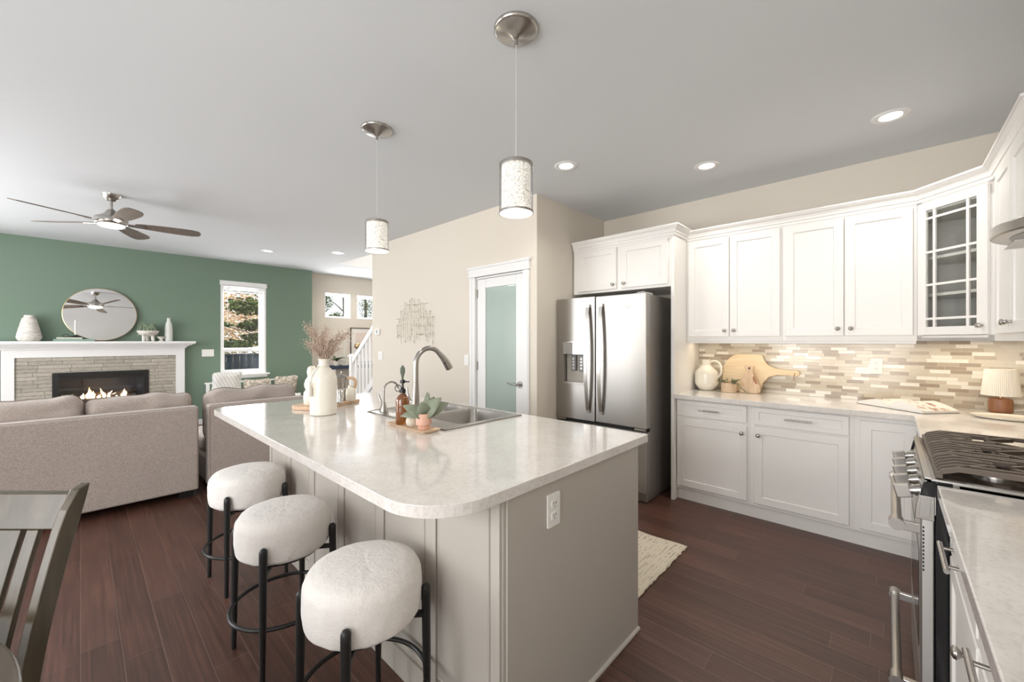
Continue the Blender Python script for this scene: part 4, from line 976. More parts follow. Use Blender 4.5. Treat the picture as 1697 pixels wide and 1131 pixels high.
for k in range(4): f.box(XL + .055, XL + .082, -.20, .65, .876 + k * .016, .887 + k * .016)
for k in range(4): f.box(XL + .055, XL + .082, -.20, .65, .315 + k * .016, .326 + k * .016)
f.build('metal_frame', M_black, r, bev=.001)
MB().box(XL + .060, XL + .064, -.20, .65, .42, .84).build('glass_front', pane('fire_glass', (.8, .82, .86)), r)
MB().box(XL - .33, XL - .02, -.15, .60, .32, .50).build('burner_bed', plain('ember_bed', (.05, .05, .05), .9), r)
lg = MB()
for (p, q, rr) in (((-.22, -.12, .535), (-.14, .58, .54), .045), ((-.12, -.05, .545), (-.26, .28, .60), .035), ((-.08, .30, .55), (-.24, .56, .62), .04), ((-.12, .42, .60), (-.18, .58, .63), .035)):
    p = Vector((XL + p[0], p[1], p[2])); q = Vector((XL + q[0], q[1], q[2])); lg.tube([p, p.lerp(q, .3) + Vector((.01, 0, .008)), p.lerp(q, .7) - Vector((.008, 0, 0)), q], [rr, rr * 1.1, rr, rr * .85], 14)
lg.build('logs', M_log, r)
rn = random.Random(4)
for (y, h, lean) in ((.02, .10, .01), (.07, .17, .02), (.10, .20, -.01), (.13, .13, .0), (.24, .17, -.05), (.28, .12, .04), (.31, .08, .05), (.43, .11, .02), (.46, .14, -.01), (.18, .06, .02), (.36, .06, 0)):
    pts = [(XL - .08, y + lean * (t_ / 6) ** 1.5 + .006 * math.sin(t_ * 1.7 + y * 20), .55 + .8 * h * t_ / 6) for t_ in range(7)]
    MB().tube(pts, [.014, .021, .020, .016, .011, .006, .0015], 10).build('flame', M_flame, r)
l = bpy.data.lights.new('fire_glow', 'POINT'); l.energy = 1.2; l.color = (1, .55, .25); l.shadow_soft_size = .05
o = bpy.data.objects.new('fire_glow', l); COL.objects.link(o); o.location = (XL - .02, .2, .72)
tag(MB().box(XL + .10, XL + .55, -.60, 1.05, 0, .025).build('hearth_slab', M_stone, None, bev=.004), 'low stone hearth slab on the floor before the fire', 'hearth')

# on the mantel
MZ = 1.3665
# round mirror, leaning back
th = .0745; Rm = .374
MM = Matrix.Translation((XL + .075, .203, MZ + .0035)) @ Matrix.Rotation(-th, 4, 'Y') @ Matrix.Translation((0, 0, Rm + .006)) @ Matrix.Rotation(PI / 2, 4, 'Y')
r = empty('round_mirror', (XL + .075, .203, MZ), 0, 'large round mirror with thin brass frame leaning on the mantel', 'mirror')
MB().lathe([(Rm - .005, -.006), (Rm - .005, .004), (0, .004)], 96, MM, False).build('mirror_glass', M_mirror, r)
MB().lathe([(Rm - .006, -.010), (Rm, -.010), (Rm + .002, .006), (Rm - .005, .008), (Rm - .006, -.010)], 96, MM).build('frame', M_gold, r)
def ribs(v):
    k = 1 + .012 * math.sin(v.z * 2 * PI / .0125) + .012 * noise.noise(v * 30); return Vector((v.x * k, v.y * k, v.z))
prof = [(.075, 0), (.095, .008), (.109, .04), (.112, .055)] + [(.112 - .05 * ((z - .055) / .24) ** 1.15, z) for z in [.055 + .24 * k / 40 for k in range(1, 41)]] + [(.055, .305), (.046, .309), (.046, .335), (.049, .338), (.044, .338), (.042, .30), (0, .29)]
r = thingl('ribbed_vase', 'whitewashed ribbed vase at the left end of the mantel', 'vase', XL + .125, -.452, MZ, [('body', prof, M_ribbed, {'wob': ribs, 'seg': 48})])
def book(x0, x1, y0, y1, z0, z1, mat, label, rz=0):
    r = empty('book', ((x0 + x1) / 2, (y0 + y1) / 2, z0), 0, label, 'book', 'books lying on the mantel')
    MB().box(x0, x1, y0, y1, z0, z0 + .003).box(x0, x1, y0, y1, z1 - .003, z1).box(x1 - .004, x1, y0, y1, z0 + .0035, z1 - .0035).build('cover', mat, r, bev=.001)
    MB().box(x0 + .004, x1 - .0045, y0 + .004, y1 - .004, z0 + .0035, z1 - .0035).build('pages', M_paper, r)
book(XL + .085, XL + .225, -.245, .135, MZ + .0005, MZ + .030, M_teal, 'larger pale teal book at the bottom of the mantel stack')
book(XL + .095, XL + .215, -.215, .02, MZ + .0305, MZ + .053, plain('cream_cover', (.62, .63, .53), .7), 'smaller cream book on top of the teal book')
cz = MZ + .0535; cx, cy = XL + .155, -.045
r = empty('candle_holder', (cx, cy, cz), 0, 'black metal chamber candlestick with ring handle on the books', 'candle holder')
MB().lathe([(.02, 0), (.045, .002), (.066, .014), (.068, .016), (.045, .006), (.018, .005), (.016, .03), (.022, .033), (.010, .034), (0, .02)], 32, TR(cx, cy, cz)).build('dish', M_black, r)
MB().tube([(cx, cy - .088 + .026 * math.cos(a * PI / 12), cz + .022 + .018 * math.sin(a * PI / 12)) for a in range(24)], .0035, 8, closed=True).build('handle', M_black, r)
tag(MB().lathe([(.0098, 0), (.0098, .16), (.0085, .195), (.003, .20), (0, .2)], 20, TR(cx, cy, cz + .0345)).build('candle', M_candle, None), 'slim white taper candle in the black holder', 'candle')
# footed bowl with air plant
cx, cy = XL + .13, .695
r = empty('footed_bowl', (cx, cy, MZ), 0, 'whitewashed bowl on stubby legs holding a curly plant', 'bowl')
MB().lathe([(0, .075), (.06, .080), (.10, .10), (.124, .135), (.128, .158), (.120, .158), (.11, .135), (.09, .115), (0, .105)], 36, TR(cx, cy, MZ)).build('bowl', M_ribbed, r)
for a in (60, 180, 300):
    a = math.radians(a); MB().cyl((cx + .062 * math.cos(a), cy + .062 * math.sin(a), MZ), (cx + .055 * math.cos(a), cy + .055 * math.sin(a), MZ + .095), .018, .024).build('leg', M_ribbed, r)
r = empty('air_plant', (cx, cy, MZ + .105), 0, 'pale green plant with long curling leaves in the footed bowl', 'plant'); rn = random.Random(9)
MB().sphere((cx, cy, MZ + .125), .03).build('crown', M_airplant, r)
for k in range(22):
    a = k * 2.4 + rn.uniform(-.2, .2); L = rn.uniform(.10, .18); h = rn.uniform(.07, .16); pts = []
    for i in range(9):
        t_ = i / 8; rr = L * t_; z = MZ + .13 + h * 4 * t_ * (1 - t_) * .9 + (-.06 * t_ ** 3 if k % 3 else .02 * t_)
        pts.append((cx + math.cos(a + t_ * .8) * rr, cy + math.sin(a + t_ * .8) * rr, max(z, MZ + .03)))
    MB().tube(pts, [.008, .009, .0085, .008, .007, .006, .0045, .003, .0012], 7).build('leaf', M_airplant, r)
r = thingl('small_footed_dish', 'small whitewashed footed dish beside the bottle vase', 'bowl', XL + .13, .845, MZ, [('body', [(.030, 0), (.034, .004), (.018, .02), (.018, .03), (.045, .055), (.058, .068), (.054, .07), (.03, .055), (0, .045)], M_ribbed, {})])
r = thingl('bottle_vase', 'slender white bottle vase at the right end of mantel', 'vase', XL + .11, .935, MZ, [('body', [(.042, 0), (.047, .006), (.048, .12), (.046, .18), (.044, .22), (.038, .27), (.026, .30), (.021, .32), (.021, .352), (.025, .358), (.018, .358), (.016, .32), (0, .30)], plain('chalk_glaze', (.68, .70, .66), .5), {})])
# plant in front of the fireplace
r = empty('sprig_plant', (-7.55, -.20, .026), 0, 'pale green leafy sprigs standing before the stone surround', 'plant')
MB().lathe([(.07, 0), (.085, .01), (.075, .30), (.05, .40), (.04, .40), (0, .3)], 28, TR(-7.55, -.20, .026)).build('pot', M_almond, r); rn = random.Random(21)
for k in range(9):
    a = k * .7; tip = Vector((-7.55 + .10 * math.cos(a), -.20 + .13 * math.sin(a), .66 + rn.uniform(-.06, .06))); b0 = Vector((-7.55, -.20, .40))
    lf = MB().tube([b0, b0.lerp(tip, .5) + Vector((0, 0, .02)), tip], .0025, 6)
    for i in range(9):
        p = b0.lerp(tip, .3 + .08 * i); lf.leaf(p, (rn.uniform(-1, 1), rn.uniform(-1, 1), rn.uniform(.1, .8)), .055, .024, .2, n=4)
    lf.build('sprig', plain('dusty_green', (.34, .38, .22), .7), r)
# ------------------------------------------------------------------ bench under the window with cushions
r = empty('slatted_bench', (-7.8, 2.0, 0), 0, 'white bench with slatted back under the window', 'bench')
for x, y, z in ((-8.12, 1.42, .69), (-8.12, 2.62, .69), (-7.55, 1.42, .46), (-7.55, 2.62, .46)): MB().box(x - .022, x + .022, y - .022, y + .022, 0, z).build('leg', M_trim, r, bev=.003)
MB().box(-8.135, -8.105, 1.38, 2.66, .665, .69).build('top_rail', M_trim, r, bev=.003)
m = MB()
for k in range(13): y = 1.50 + k * .092; m.box(-8.128, -8.112, y - .01, y + .01, .40, .668)
m.build('slats', M_trim, r)
m = MB()
for k in range(7): m.box(-8.14 + k * .085, -8.07 + k * .085, 1.40, 2.64, .375, .395)
m.build('seat', M_trim, r, bev=.002)
MB().box(-8.10, -7.50, 1.42, 2.62, .396, .45).build('seat_pad', M_cream, r, bev=.02, seg=3)

def cushion(w, h, t, wav=0, seed=0, n=18, ex=4, pinch=.0):
    """upright cushion, width along local x, height along z (0..h), thickness along y"""
    m = MB(); vs = []; fs = []
    def P(i, j, s_):
        u = -1 + 2 * i / n; v_ = -1 + 2 * j / n
        e = max(0, (1 - abs(u) ** ex) * (1 - abs(v_) ** ex)) ** .45
        uu = u * (1 - pinch * (1 - abs(v_) ** 2)) ; vv = v_ * (1 - pinch * (1 - abs(u) ** 2))
        cr = 1 - .10 * (abs(u) ** 8) * (abs(v_) ** 8)
        p = Vector((uu * w / 2 * cr, s_ * t / 2 * e, (vv * cr + 1) * h / 2))
        if wav: p.z += wav * noise.noise(Vector((u * 2.2 + seed, 0, 3.1))) * (v_ + 1) / 2; p.y += wav * .6 * noise.noise(Vector((u * 2.5, v_ * 2.5, seed + s_)))
        return p
    for s_ in (-1, 1):
        b_ = len(vs)
        for j in range(n + 1):
            for i in range(n + 1): vs.append(P(i, j, s_))
        for j in range(n):
            for i in range(n):
                a = b_ + j * (n + 1) + i; q = (a, a + 1, a + n + 2, a + n + 1); fs.append(q if s_ < 0 else q[::-1])
    per = [P(i, 0, 0) for i in range(n)] + [P(n, j, 0) for j in range(n)] + [P(n - i, n, 0) for i in range(n)] + [P(0, n - j, 0) for j in range(n)]
    m.add(vs, fs, True); return m, per
def pillow(name, label, mat, w, h, t, loc, rz, tilt, roll=0, group=None):
    r = empty(name, loc, rz, label, 'cushion', group)
    m, per = cushion(w, h, t, .02, loc[1], pinch=.08, ex=2.4)
    M = Matrix.Rotation(tilt, 4, 'X') @ Matrix.Rotation(roll, 4, 'Y'); m.v = [M @ v for v in m.v]
    c = m.build('cover', mat, r, local=True)
    MB().tube([M @ p for p in per], .004, 6, closed=True).build('seam', mat, c, local=True); return r
pillow('throw_pillow', 'white pillow with faint grey stripes at the left end of bench', M_stripe, .42, .44, .16, (-7.84, 1.60, .452), PI / 2 + .12, .25)
pillow('throw_pillow', 'dark patterned beige pillow on the middle of the bench', M_pattern, .40, .30, .14, (-7.86, 2.04, .452), PI / 2 - .1, .35)
pillow('throw_pillow', 'beige pillow with dark motif at the right end of bench', M_pattern, .40, .32, .14, (-7.88, 2.49, .452), PI / 2 + .1, .3)

# ------------------------------------------------------------------ sectional sofa
def sofa_section(label, y0, y1, cush, seed):
    r = empty('sofa_section', (-4.9, (y0 + y1) / 2, 0), 0, label, 'sofa', 'taupe sectional sofa')
    bk = MB().box(-4.60, -4.45, y0, y1, .062, .792).build('back_panel', M_sofa, r, bev=.018, seg=3)
    MB().tube([(-4.453, y0 + .012, .09), (-4.453, y0 + .008, .775), (-4.462, y0 + .02, .790), (-4.462, y1 - .02, .790), (-4.453, y1 - .008, .775), (-4.453, y1 - .012, .09)], .0035, 6).build('piping', M_pipe, bk)
    MB().box(-5.42, -4.60, y0 + .004, y1 - .004, .062, .30).build('base', M_sofa, r, bev=.02, seg=3)
    MB().box(-5.40, -4.70, y0 + .02, y1 - .02, .0, .062).box(-4.66, -4.50, y0 + .03, y0 + .13, 0, .062).box(-4.66, -4.50, y1 - .13, y1 - .03, 0, .062).build('plinth', M_black, r)
    for (a, c, h, tk, sd) in cush:
        MB().box(-5.42, -4.82, a, c, .302, .46).build('seat_cushion', M_sofa, r, bev=.035, seg=4)
        m, per = cushion(c - a + .01, h, .26, .035, sd, n=26, ex=9)
        M = TR(-4.725, (a + c) / 2, .43, PI / 2) @ Matrix.Rotation(-.10, 4, 'X'); m.v = [M @ v for v in m.v]
        cu = m.build('back_cushion', M_sofa, r)
        MB().tube([M @ p for p in per], .0055, 8, closed=True).build('piping', M_pipe, cu)
sofa_section('long taupe sofa section at the left with two back cushions', -1.28, .715, [(-1.26, -.58, .50, .2, 1.), (-.57, .018, .50, .2, 2.), (.026, .705, .475, .2, 3.)], 1)
sofa_section('shorter taupe sofa section to the right of the dark gap', .785, 1.62, [(.80, 1.60, .475, .2, 5.)], 2)

# ------------------------------------------------------------------ stairs
r = empty('staircase', (-6.0, 3.6, 0), 0, 'staircase rising to the right behind the pale wall end', 'staircase')
m = MB()
for k in range(11): m.box(-6.50 + k * .235, -6.50 + (k + 1) * .235, 3.17, 4.15, 0, .18 * (k + 1))
m.build('steps', M_trim, r)
m = MB()
yprism(m, [(-6.52, 0), (-6.52, .16), (-5.54, .16 + .98 * .78), (-3.95, .16 + 2.57 * .78), (-3.95, 0)], 3.135, 3.165); m.build('stringer', M_trim, r)
r = empty('stair_railing', (-6.5, 3.12, 0), 0, 'white stair balustrade with newel post beside the wall end', 'railing')
MB().box(-6.625, -6.545, 3.08, 3.16, 0, 1.10).box(-6.64, -6.53, 3.065, 3.175, 1.10, 1.125).box(-6.62, -6.55, 3.085, 3.155, 1.125, 1.15).build('newel_post', M_trim, r, bev=.003)
m = MB(); yprism(m, [(-6.545, .985), (-6.545, 1.085), (-4.2, 1.085 + 2.345 * .78), (-4.2, .985 + 2.345 * .78)], 3.09, 3.15); m.build('handrail', M_trim, r, bev=.006)
m = MB(); yprism(m, [(-6.545, .15), (-6.545, .26), (-4.2, .26 + 2.345 * .78), (-4.2, .15 + 2.345 * .78)], 3.10, 3.14); m.build('bottom_rail', M_trim, r)
for k in range(9):
    x = -6.44 + k * .118; MB().box(x - .016, x + .016, 3.104, 3.136, .22 + (x + 6.545) * .78, 1.02 + (x + 6.545) * .78).build('baluster', M_trim, r)
tag(MB().tube([(-5.98, 4.13, 1.44), (-5.93, 4.13, 1.52), (-5.2, 4.13, 2.09), (-4.5, 4.13, 2.63)], .025, 12).cyl((-5.7, 4.13, 1.70), (-5.7, 4.2, 1.70), .01).cyl((-4.9, 4.13, 2.32), (-4.9, 4.2, 2.32), .01).build('wall_handrail', M_walnut, None), 'dark wooden handrail on the wall above the stairs', 'handrail')
struct('wall_stair_back', MB().box(-6.05, -3.62, 4.2, 4.32, 0, ZC), M_wall)

# ------------------------------------------------------------------ entry: console, lamp, picture, plant
r = empty('console_table', (-8.3, 4.1, 0), 0, 'console table with navy top below the two high windows', 'table')
MB().box(-8.50, -8.14, 3.45, 4.85, .80, .865).build('top', M_navy, r, bev=.004)
for x in (-8.46, -8.18):
    for y in (3.50, 4.80): MB().box(x - .02, x + .02, y - .02, y + .02, 0, .80).build('leg', M_white, r)
r = empty('framed_picture', (-8.5, 4.35, 1.6), 0, 'thin dark framed picture of pale pink stripes near stairs', 'picture')
MB().box(-8.518, -8.50, 3.985, 4.005, .90, 1.66).box(-8.518, -8.50, 4.705, 4.725, .90, 1.66).box(-8.518, -8.50, 3.985, 4.725, 1.64, 1.66).box(-8.518, -8.50, 3.985, 4.725, .90, .92).build('frame', plain('dark_frame', (.10, .08, .06), .5), r)
MB().box(-8.518, -8.508, 4.0, 4.71, .91, 1.65).build('mat_board', M_paper, r)
t = NT('striped_print', rough=.7); v = t.coord(); o = sep(t, v); w = t.math('FRACT', t.math('MULTIPLY', o[1], 38)); t.color(t.ramp(w, [(.3, (.74, .60, .52)), (.6, (.80, .71, .65))]))
MB().box(-8.508, -8.505, 4.10, 4.61, 1.0, 1.55).build('print', t.m, r)
r = empty('table_lamp', (-8.27, 4.03, .8655), 0, 'table lamp with brass ball standing on the console', 'lamp')
q = TR(-8.27, 4.03, .8655)
MB().lathe([(.06, 0), (.06, .02), (.012, .03), (.012, .30), (.05, .31), (.055, .33), (.0, .335)], 28, q).build('stand', M_trim, r); MB().sphere((-8.27, 4.03, 1.265), .066, 24, 16).build('ball', M_gold, r)
r = empty('reading_lamp', (-8.35, 3.80, .8655), 0, 'thin white angular lamp frame on the navy console', 'lamp')
MB().cyl((-8.30, 3.775, .8655), (-8.30, 3.775, .875), .06, seg=24).build('base', M_trim, r); MB().tube([(-8.30, 3.775, .87), (-8.30, 3.775, 1.365)], .009).tube([(-8.30, 3.74, 1.37), (-8.30, 3.93, 1.37)], .009).build('frame', plain('pale_metal', (.68, .66, .60), .4), r)
r = empty('leafy_plant', (-8.25, 3.57, .8655), 0, 'striped dark green leafy plant on the console left of lamps', 'potted plant')
MB().lathe([(.05, 0), (.06, .01), (.065, .09), (.055, .09), (0, .08)], 24, TR(-8.25, 3.57, .8655)).build('pot', M_almond, r); rn = random.Random(2)
for k in range(9):
    a = k * .72 + .3; MB().leaf((-8.25, 3.57, .95), (.6 * math.cos(a) + .25, math.sin(a) * .9, rn.uniform(.3, .9)), rn.uniform(.17, .25), .055, .45, n=7).build('leaf', M_leafd, r, solid=.002)

# ------------------------------------------------------------------ things on the long counter
CZ = .9145
jx, jy = -1.245, 3.985
r = empty('ceramic_jug', (jx, jy, CZ), 0, 'cream ceramic jug with loop handle in the left counter corner', 'jug')
MB().lathe([(.05, 0), (.06, .004), (.085, .035), (.099, .060), (.100, .075), (.100, .150), (.098, .165), (.085, .185), (.048, .222), (.038, .23), (.037, .275), (.040, .282), (.035, .282), (.033, .23), (0, .22)], 44, TR(jx, jy, CZ)).build('body', M_ivory, r)
MB().tube(curve([(jx + .036, jy, CZ + .262), (jx + .075, jy, CZ + .272), (jx + .112, jy, CZ + .25), (jx + .128, jy, CZ + .20), (jx + .120, jy, CZ + .15), (jx + .095, jy, CZ + .120)]), .0095, 14).build('handle', M_ivory, r)
px_, py_ = -1.045, 3.95
r = empty('herb_pot', (px_, py_, CZ), 0, 'small wooden pot of trailing herbs next to the jug', 'potted plant')
MB().lathe([(.058, 0), (.062, .003), (.062, .085), (.056, .085), (.056, .07), (0, .07)], 32, TR(px_, py_, CZ)).build('pot', M_pot, r); rn = random.Random(8)
fo = MB()
for k in range(16):
    a = rn.uniform(0, 6.28); tr = k in (0, 1); L = rn.uniform(.03, .075)
    if tr: pts = [Vector((px_ + .03, py_ - .03, CZ + .075)), Vector((px_ + .08, py_ - .07, CZ + .085)), Vector((px_ + .125, py_ - .09, CZ + .045)), Vector((px_ + .165 + .02 * k, py_ - .10, CZ + .008))]
    else: pts = [Vector((px_ + .03 * math.cos(a), py_ + .03 * math.sin(a), CZ + .07)), Vector((px_ + (.03 + L * .6) * math.cos(a), py_ + (.03 + L * .6) * math.sin(a), CZ + .10)), Vector((px_ + (.03 + L) * math.cos(a), py_ + (.03 + L) * math.sin(a), CZ + .085 + rn.uniform(0, .04)))]
    fo.tube(pts, .0012, 5)
    for i in range(12 if not tr else 22):
        t_ = rn.random() * (len(pts) - 1); j = min(int(t_), len(pts) - 2); p = pts[j].lerp(pts[j + 1], t_ - j); d = Vector((rn.uniform(-1, 1), rn.uniform(-1, 1), rn.uniform(-.1, .9)))
        if p.z + d.z * .01 > CZ + .004: fo.leaf(p, d, .017, .010, .1, n=2)
fo.build('foliage', plain('herb_green', (.15, .18, .10), .6), r)
# paddle board lying on its side, leaning on the tiles
r = empty('paddle_board', (-.95, 4.06, CZ), 0, 'large pale wooden paddle board leaning sideways on the tiles', 'cutting board')
ol = [(-1.105, .03), (-1.075, 0), (-.835, 0), (-.815, .03), (-.805, .09), (-.76, .145), (-.70, .165), (-.62, .168), (-.56, .162), (-.545, .175), (-.545, .20), (-.56, .212), (-.62, .212), (-.72, .222), (-.77, .25), (-.80, .29), (-.815, .335), (-.84, .34), (-1.00, .34), (-1.05, .325), (-1.10, .275), (-1.125, .22), (-1.13, .12)]
lean = Matrix.Translation((0, 4.045, CZ)) @ Matrix.Rotation(PI / 2 - .15, 4, 'X')
MB().prism(ol, -.008, .010, lean, True).build('board', M_maple, r, bev=.003)
MB().tube([lean @ Vector((-.575, .19, .013)), lean @ Vector((-.58, .15, .016)), lean @ Vector((-.57, .12, .016)), lean @ Vector((-.585, .13, .016)), lean @ Vector((-.578, .18, .014))], .0016, 6).build('hanging_cord', M_walnut, r)
r = empty('small_cutting_board', (-.88, 3.98, CZ), 0, 'smaller bottle-shaped wooden board with dark knot in front of the large one', 'cutting board')
ol = [(-.965, 0), (-.825, 0), (-.805, .02), (-.812, .075), (-.85, .135), (-.868, .175), (-.870, .205), (-.862, .232), (-.870, .245), (-.93, .245), (-.937, .232), (-.925, .205), (-.927, .175), (-.945, .14), (-.955, .10), (-.935, .06), (-.96, .03)]
ln2 = Matrix.Translation((0, 3.975, CZ)) @ Matrix.Rotation(PI / 2 - .18, 4, 'X')
bd = MB().prism(ol, -.007, .009, ln2, True).build('board', M_spalt, r, bev=.003)
MB().cyl(ln2 @ Vector((-.898, .218, .0075)), ln2 @ Vector((-.898, .218, .0098)), .0085, seg=20).build('hole', M_dark, bd)
MB().prism([(-.862, .155), (-.846, .13), (-.832, .10), (-.826, .08), (-.845, .085), (-.862, .11), (-.868, .14)], .0088, .0096, ln2).build('knot', M_walnut, bd)
# open cookbook
r = empty('open_cookbook', (.075, 3.83, CZ), math.radians(-42), 'open cookbook lying on the counter before the tile wall', 'book')
for sx in (-1, 1):
    pg = MB(); n = 14; w, h = .215, .25; base_t = .048
    top = []; 
    for i in range(n + 1):
        t_ = i / n; z = .003 + base_t * (math.sin(PI * min(1, t_ * 1.25 + .02)) ** .6 if t_ < .4 else 1) * (1 - .72 * max(0, (t_ - .35) / .65) ** 1.3) + (.008 if sx > 0 else 0) * math.sin(PI * t_)
        top.append((sx * t_ * w, z))
    vs = []; fs = []
    for (x, z) in top: vs += [(x, -h / 2, .002), (x, h / 2, .002), (x, -h / 2, z), (x, h / 2, z)]
    for i in range(n):
        a = i * 4; c = a + 4
        q = [(a, a + 1, c + 1, c), (a + 2, c + 2, c + 3, a + 3), (a, c, c + 2, a + 2), (a + 1, a + 3, c + 3, c + 1)]
        fs += q
    fs += [(n * 4, n * 4 + 1, n * 4 + 3, n * 4 + 2)]
    bl = pg.add(vs, fs, False).build('page_block', M_paper, r, local=True)
    sh = MB(); vs = []; fs = []
    for (x, z) in top: vs += [(x, -h / 2 + .004, z + .0006), (x, h / 2 - .004, z + .0006)]
    for i in range(n): fs.append((i * 2, i * 2 + 2, i * 2 + 3, i * 2 + 1))
    sh.add(vs, fs, True).build('printed_page', M_page, bl, local=True)
MB().box(-.221, .221, -.130, .130, 0, .002).build('cover', plain('charcoal_cover', (.10, .09, .085), .6), r, local=True)
# lamp
lx, ly = .515, 3.985
r = empty('small_table_lamp', (lx, ly, CZ), 0, 'small lamp with pleated cream shade and walnut base in the corner', 'lamp')
MB().lathe([(.047, 0), (.052, .004), (.053, .02), (.053, .07), (.049, .088), (.035, .095), (0, .096)], 40, TR(lx, ly, CZ)).build('base', M_walnut, r)
MB().cyl((lx, ly, CZ + .09), (lx, ly, CZ + .14), .008).build('stem', M_gold, r)
vs = []; fs = []; n = 120
for k in range(n):
    a = 2 * PI * k / n; w = 1 + (.022 if k % 2 else -.012)
    for rr, z in ((.082, .112), (.068, .275)): vs.append((lx + rr * w * math.cos(a), ly + rr * w * math.sin(a), CZ + z))
for k in range(n): j = (k + 1) % n; fs.append((2 * k, 2 * j, 2 * j + 1, 2 * k + 1))
t = NT('pleated_shade', col=(.82, .78, .70), rough=.9); t.set(Transmission_Weight=0)
MB().add(vs, fs).build('lamp_shade', t.m, r, solid=.002)
MB().tube([(lx + .083 * math.cos(a * PI / 24), ly + .083 * math.sin(a * PI / 24), CZ + .112) for a in range(48)], .002, 6, closed=True).tube([(lx + .069 * math.cos(a * PI / 24), ly + .069 * math.sin(a * PI / 24), CZ + .275) for a in range(48)], .002, 6, closed=True).build('shade_ring', M_cream, r)
MB().tube([(lx + .05, ly - .01, CZ + .02), (lx + .12, ly + .02, CZ + .03), (lx + .16, ly + .06, CZ + .004), (.745, 4.05, CZ + .02)], .003, 6).build('cord', M_cream, r)
tag(MB().lathe([(.10, 0), (.15, .003), (.172, .016), (.174, .018), (.150, .010), (.10, .006), (0, .006)], 40, TR(.52, 3.69, CZ), sx=.95, sy=.62).build('oval_platter', M_ivory, None), 'low ivory oval platter in front of the small lamp', 'plate')

# ------------------------------------------------------------------ rug
m = MB(); nx, ny = 60, 34; x0, x1, y0, y1 = -2.35, -.975, 1.97, 2.735; vs = []; fs = []; rn = random.Random(6)
for j in range(ny + 1):
    for i in range(nx + 1):
        x = x0 + (x1 - x0) * i / nx; y = y0 + (y1 - y0) * j / ny
        if i in (0, nx): x += rn.uniform(-.006, .006)
        vs.append((x, y + .008 * math.sin(i * .35) * (j == 0 or j == ny), .007 + .0025 * noise.noise(Vector((x * 12, y * 12, 0)))))
for j in range(ny):
    for i in range(nx): a = j * (nx + 1) + i; fs.append((a, a + 1, a + nx + 2, a + nx + 1))
tag(m.add(vs, fs, True).build('woven_rug', M_rug, None, solid=.009), 'cream woven rug with broken dark dashes between island and fridge', 'rug')

# ------------------------------------------------------------------ dining chair and table
yaw = math.atan(625.5 / 669)
r = empty('dining_chair', (-1.444, -.358, 0), yaw, 'grey-brown wooden dining chair with slatted back in the lower left', 'chair')
def lean_y(z): return .185 + (max(0, z - .46) / .54) ** 1.5 * .125
for sx in (-1, 1):
    pts = []; n = 24
    vs = []; fs = []
    for i in range(n + 1):
        z = 1.0 * i / n; yb = lean_y(z) if z > .46 else .185 + .03 * (1 - z / .46) ; d_ = .043 if i < n - 1 else (.040 if i < n else .028)
        xo = sx * .220; xi = sx * .197; zt_ = z + (.008 if i == n else 0)
        vs += [(xi, yb - d_, z), (xo, yb - d_, z), (xo, yb, zt_), (xi, yb, zt_)]
    for i in range(n):
        for k in range(4):
            q = (i * 4 + k, i * 4 + (k + 1) % 4, i * 4 + 4 + (k + 1) % 4, i * 4 + 4 + k); fs.append(q if sx > 0 else q[::-1])
    fs += [(3, 2, 1, 0), tuple(n * 4 + k for k in range(4))]
    MB().add(vs, fs).build('back_post', M_chair, r, local=True, bev=.003)
    MB().box(sx * .19 - .02, sx * .19 + .02, -.22, -.18, 0, .43).build('front_leg', M_chair, r, local=True, bev=.004)
def backpiece(x0, x1, z0, z1, th=.018, n=6, bow=0):
    vs = []; fs = []
    for i in range(n + 1):
        z = z0 + (z1 - z0) * i / n; y = lean_y(z) - .010
        vs += [(x0, y - th, z), (x1, y - th, z), (x1, y, z), (x0, y, z)]
    for i in range(n):
        for k in range(4): fs.append((i * 4 + k, i * 4 + (k + 1) % 4, i * 4 + 4 + (k + 1) % 4, i * 4 + 4 + k))
    fs += [(3, 2, 1, 0), tuple(n * 4 + k for k in range(4))]; return MB().add(vs, fs)
backpiece(-.198, .198, .913, .992, .020).build('crest_rail', M_chair, r, local=True, bev=.003)
backpiece(-.198, .198, .52, .565, .020).build('lower_rail', M_chair, r, local=True, bev=.003)
for a, c in ((-.147, -.117), (-.104, .104), (.117, .147)): backpiece(a, c, .56, .91, .012).build('back_slat', M_chair, r, local=True, bev=.002)
MB().box(-.195, .195, -.225, .165, .43, .465).build('seat', M_chair, r, local=True, bev=.008)
tb = empty('dining_table', (-1.106, -.67, 0), 0, 'round grey-brown dining table whose edge shows in the lower left corner', 'table')
MB().cyl((-1.106, -.67, .728), (-1.106, -.67, .76), .60, seg=96).build('top', M_table, tb, bev=.006, seg=3)
MB().lathe([(.20, 0), (.20, .03), (.06, .08), (.05, .55), (.10, .70), (.22, .7275)], 32, TR(-1.106, -.67, 0)).build('pedestal', M_table, tb)

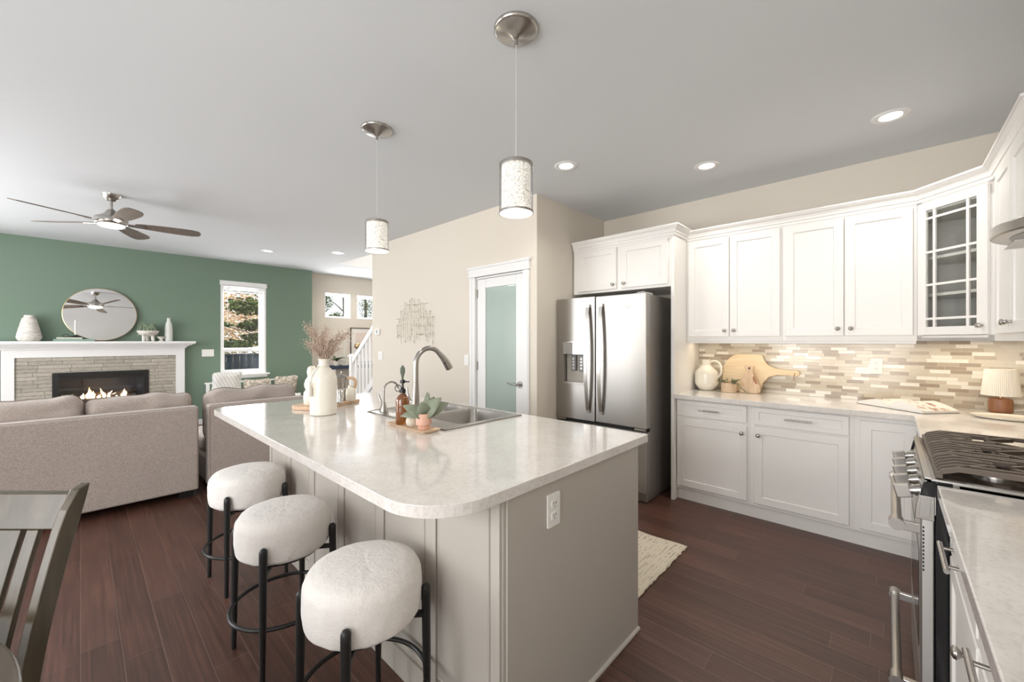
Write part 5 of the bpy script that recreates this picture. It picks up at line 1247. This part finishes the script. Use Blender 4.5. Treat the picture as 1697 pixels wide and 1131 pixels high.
# ------------------------------------------------------------------ outdoors
tag(MB().box(-40, -9.25, -25, 25, -.5, -.35).build('garden_ground', plain('garden_green', (.10, .15, .05), .95), None), kind='structure')
def leafcloud(m, c, rad, n, size, rn):
    for i in range(n):
        d = Vector((rn.gauss(0, 1), rn.gauss(0, 1), rn.gauss(0, 1))).normalized() * rn.random() ** .45
        p = Vector(c) + Vector((d.x * rad[0], d.y * rad[1], d.z * rad[2])); a = rn.uniform(0, 6.28)
        u = Vector((math.cos(a), math.sin(a), rn.uniform(-.8, .8))).normalized() * size * rn.uniform(.6, 1.3); w = u.cross(Vector((rn.uniform(-1, 1), rn.uniform(-1, 1), 1))).normalized() * size * .35
        b = len(m.v); m.v += [p - u * .5, p + w, p + u * .5, p - w]; m.f.append((b, b + 1, b + 2, b + 3)); m.s.append(False)
def tree(x, y, h, tr, clouds, size, mat, label, seed, group=None):
    rn = random.Random(seed); r = empty('tree', (x, y, -.35), 0, label, 'tree', group)
    m = MB().tube([(x, y, -.35), (x + .05, y + .04, h * .4), (x, y, h * .8), (x + .05, y, h)], [tr, tr * .85, tr * .55, tr * .2], 10)
    for (c, rad, n) in clouds:
        k = min(h * .75, max(.3, c[2] - .5)); m.tube([(x, y, k), ((x + c[0]) / 2, (y + c[1]) / 2, (k + c[2]) / 2 + .1), (c[0], c[1], c[2])], [tr * .4, tr * .25, .01], 6)
    m.build('trunk', plain('bark_%d' % seed, (.10, .085, .07), .9), r)
    m = MB()
    for (c, rad, n) in clouds: leafcloud(m, c, rad, n, size, rn)
    m.build('foliage', mat, r)
def leafmat(name, cols):
    t = NT(name, rough=.7); v = t.coord(); n = t.noise(v, 5, 3, .7); t.color(t.ramp(n, cols)); t.set(Transmission_Weight=0)
    return t.m
LG = leafmat('green_leaves', [(.35, (.04, .09, .02)), (.52, (.13, .20, .05)), (.66, (.34, .38, .14))])  # palest green paints leaf highlights into the colour
LA = leafmat('autumn_leaves', [(.35, (.72, .46, .30)), (.5, (.88, .72, .54)), (.62, (.88, .82, .52)), (.75, (.92, .76, .68))])
tree(-11.4, 3.3, 3.6, .035, [((-11.2, 2.75, 2.2), (.4, .5, .22), 620), ((-11.2, 2.95, 1.75), (.4, .45, .15), 420), ((-11.3, 2.75, 2.72), (.5, .7, .22), 640), ((-11.1, 2.3, 1.30), (.4, .8, .10), 480), ((-11.2, 3.0, 1.45), (.4, .4, .12), 380), ((-11.2, 2.2, 2.75), (.4, .3, .12), 220), ((-11.2, 2.15, 1.75), (.3, .3, .06), 130)], .105, LG, 'green leafy young tree just outside the tall window', 31)
tree(-15.5, 4.2, 4.5, .10, [((-15.5, 3.6, 2.2), (1.0, 2.3, 1.5), 6000), ((-15.8, 2.2, 1.5), (.8, 1.6, .9), 2600)], .11, LA, 'autumn tree with peach and yellow leaves behind the fence', 32)
tree(-19.0, 8.53, 6.5, .07, [((-19.0, 7.75, 3.3), (.3, .35, .6), 420), ((-19.0, 8.2, 2.55), (.3, .4, .2), 200)], .10, LG, 'sparse tall tree seen through the left small high window', 33)
tree(-19.0, 9.62, 6.5, .07, [((-19.0, 9.75, 3.1), (.4, .45, .8), 1100)], .065, LG, 'thin-leaved tree seen through the right small high window', 34)
r = empty('garden_fence', (-12.6, 3.2, -.35), 0, 'dark blue-grey board fence behind the window', 'fence')
m = MB()
for k in range(60): m.box(-12.63, -12.60, -2.5 + k * .15, -2.36 + k * .15, -.35, .98)
m.box(-12.66, -12.57, -2.5, 6.5, .98, 1.03).box(-12.60, -12.56, -2.5, 6.5, .2, .3); m.build('boards', plain('fence_paint', (.05, .07, .10), .8), r)
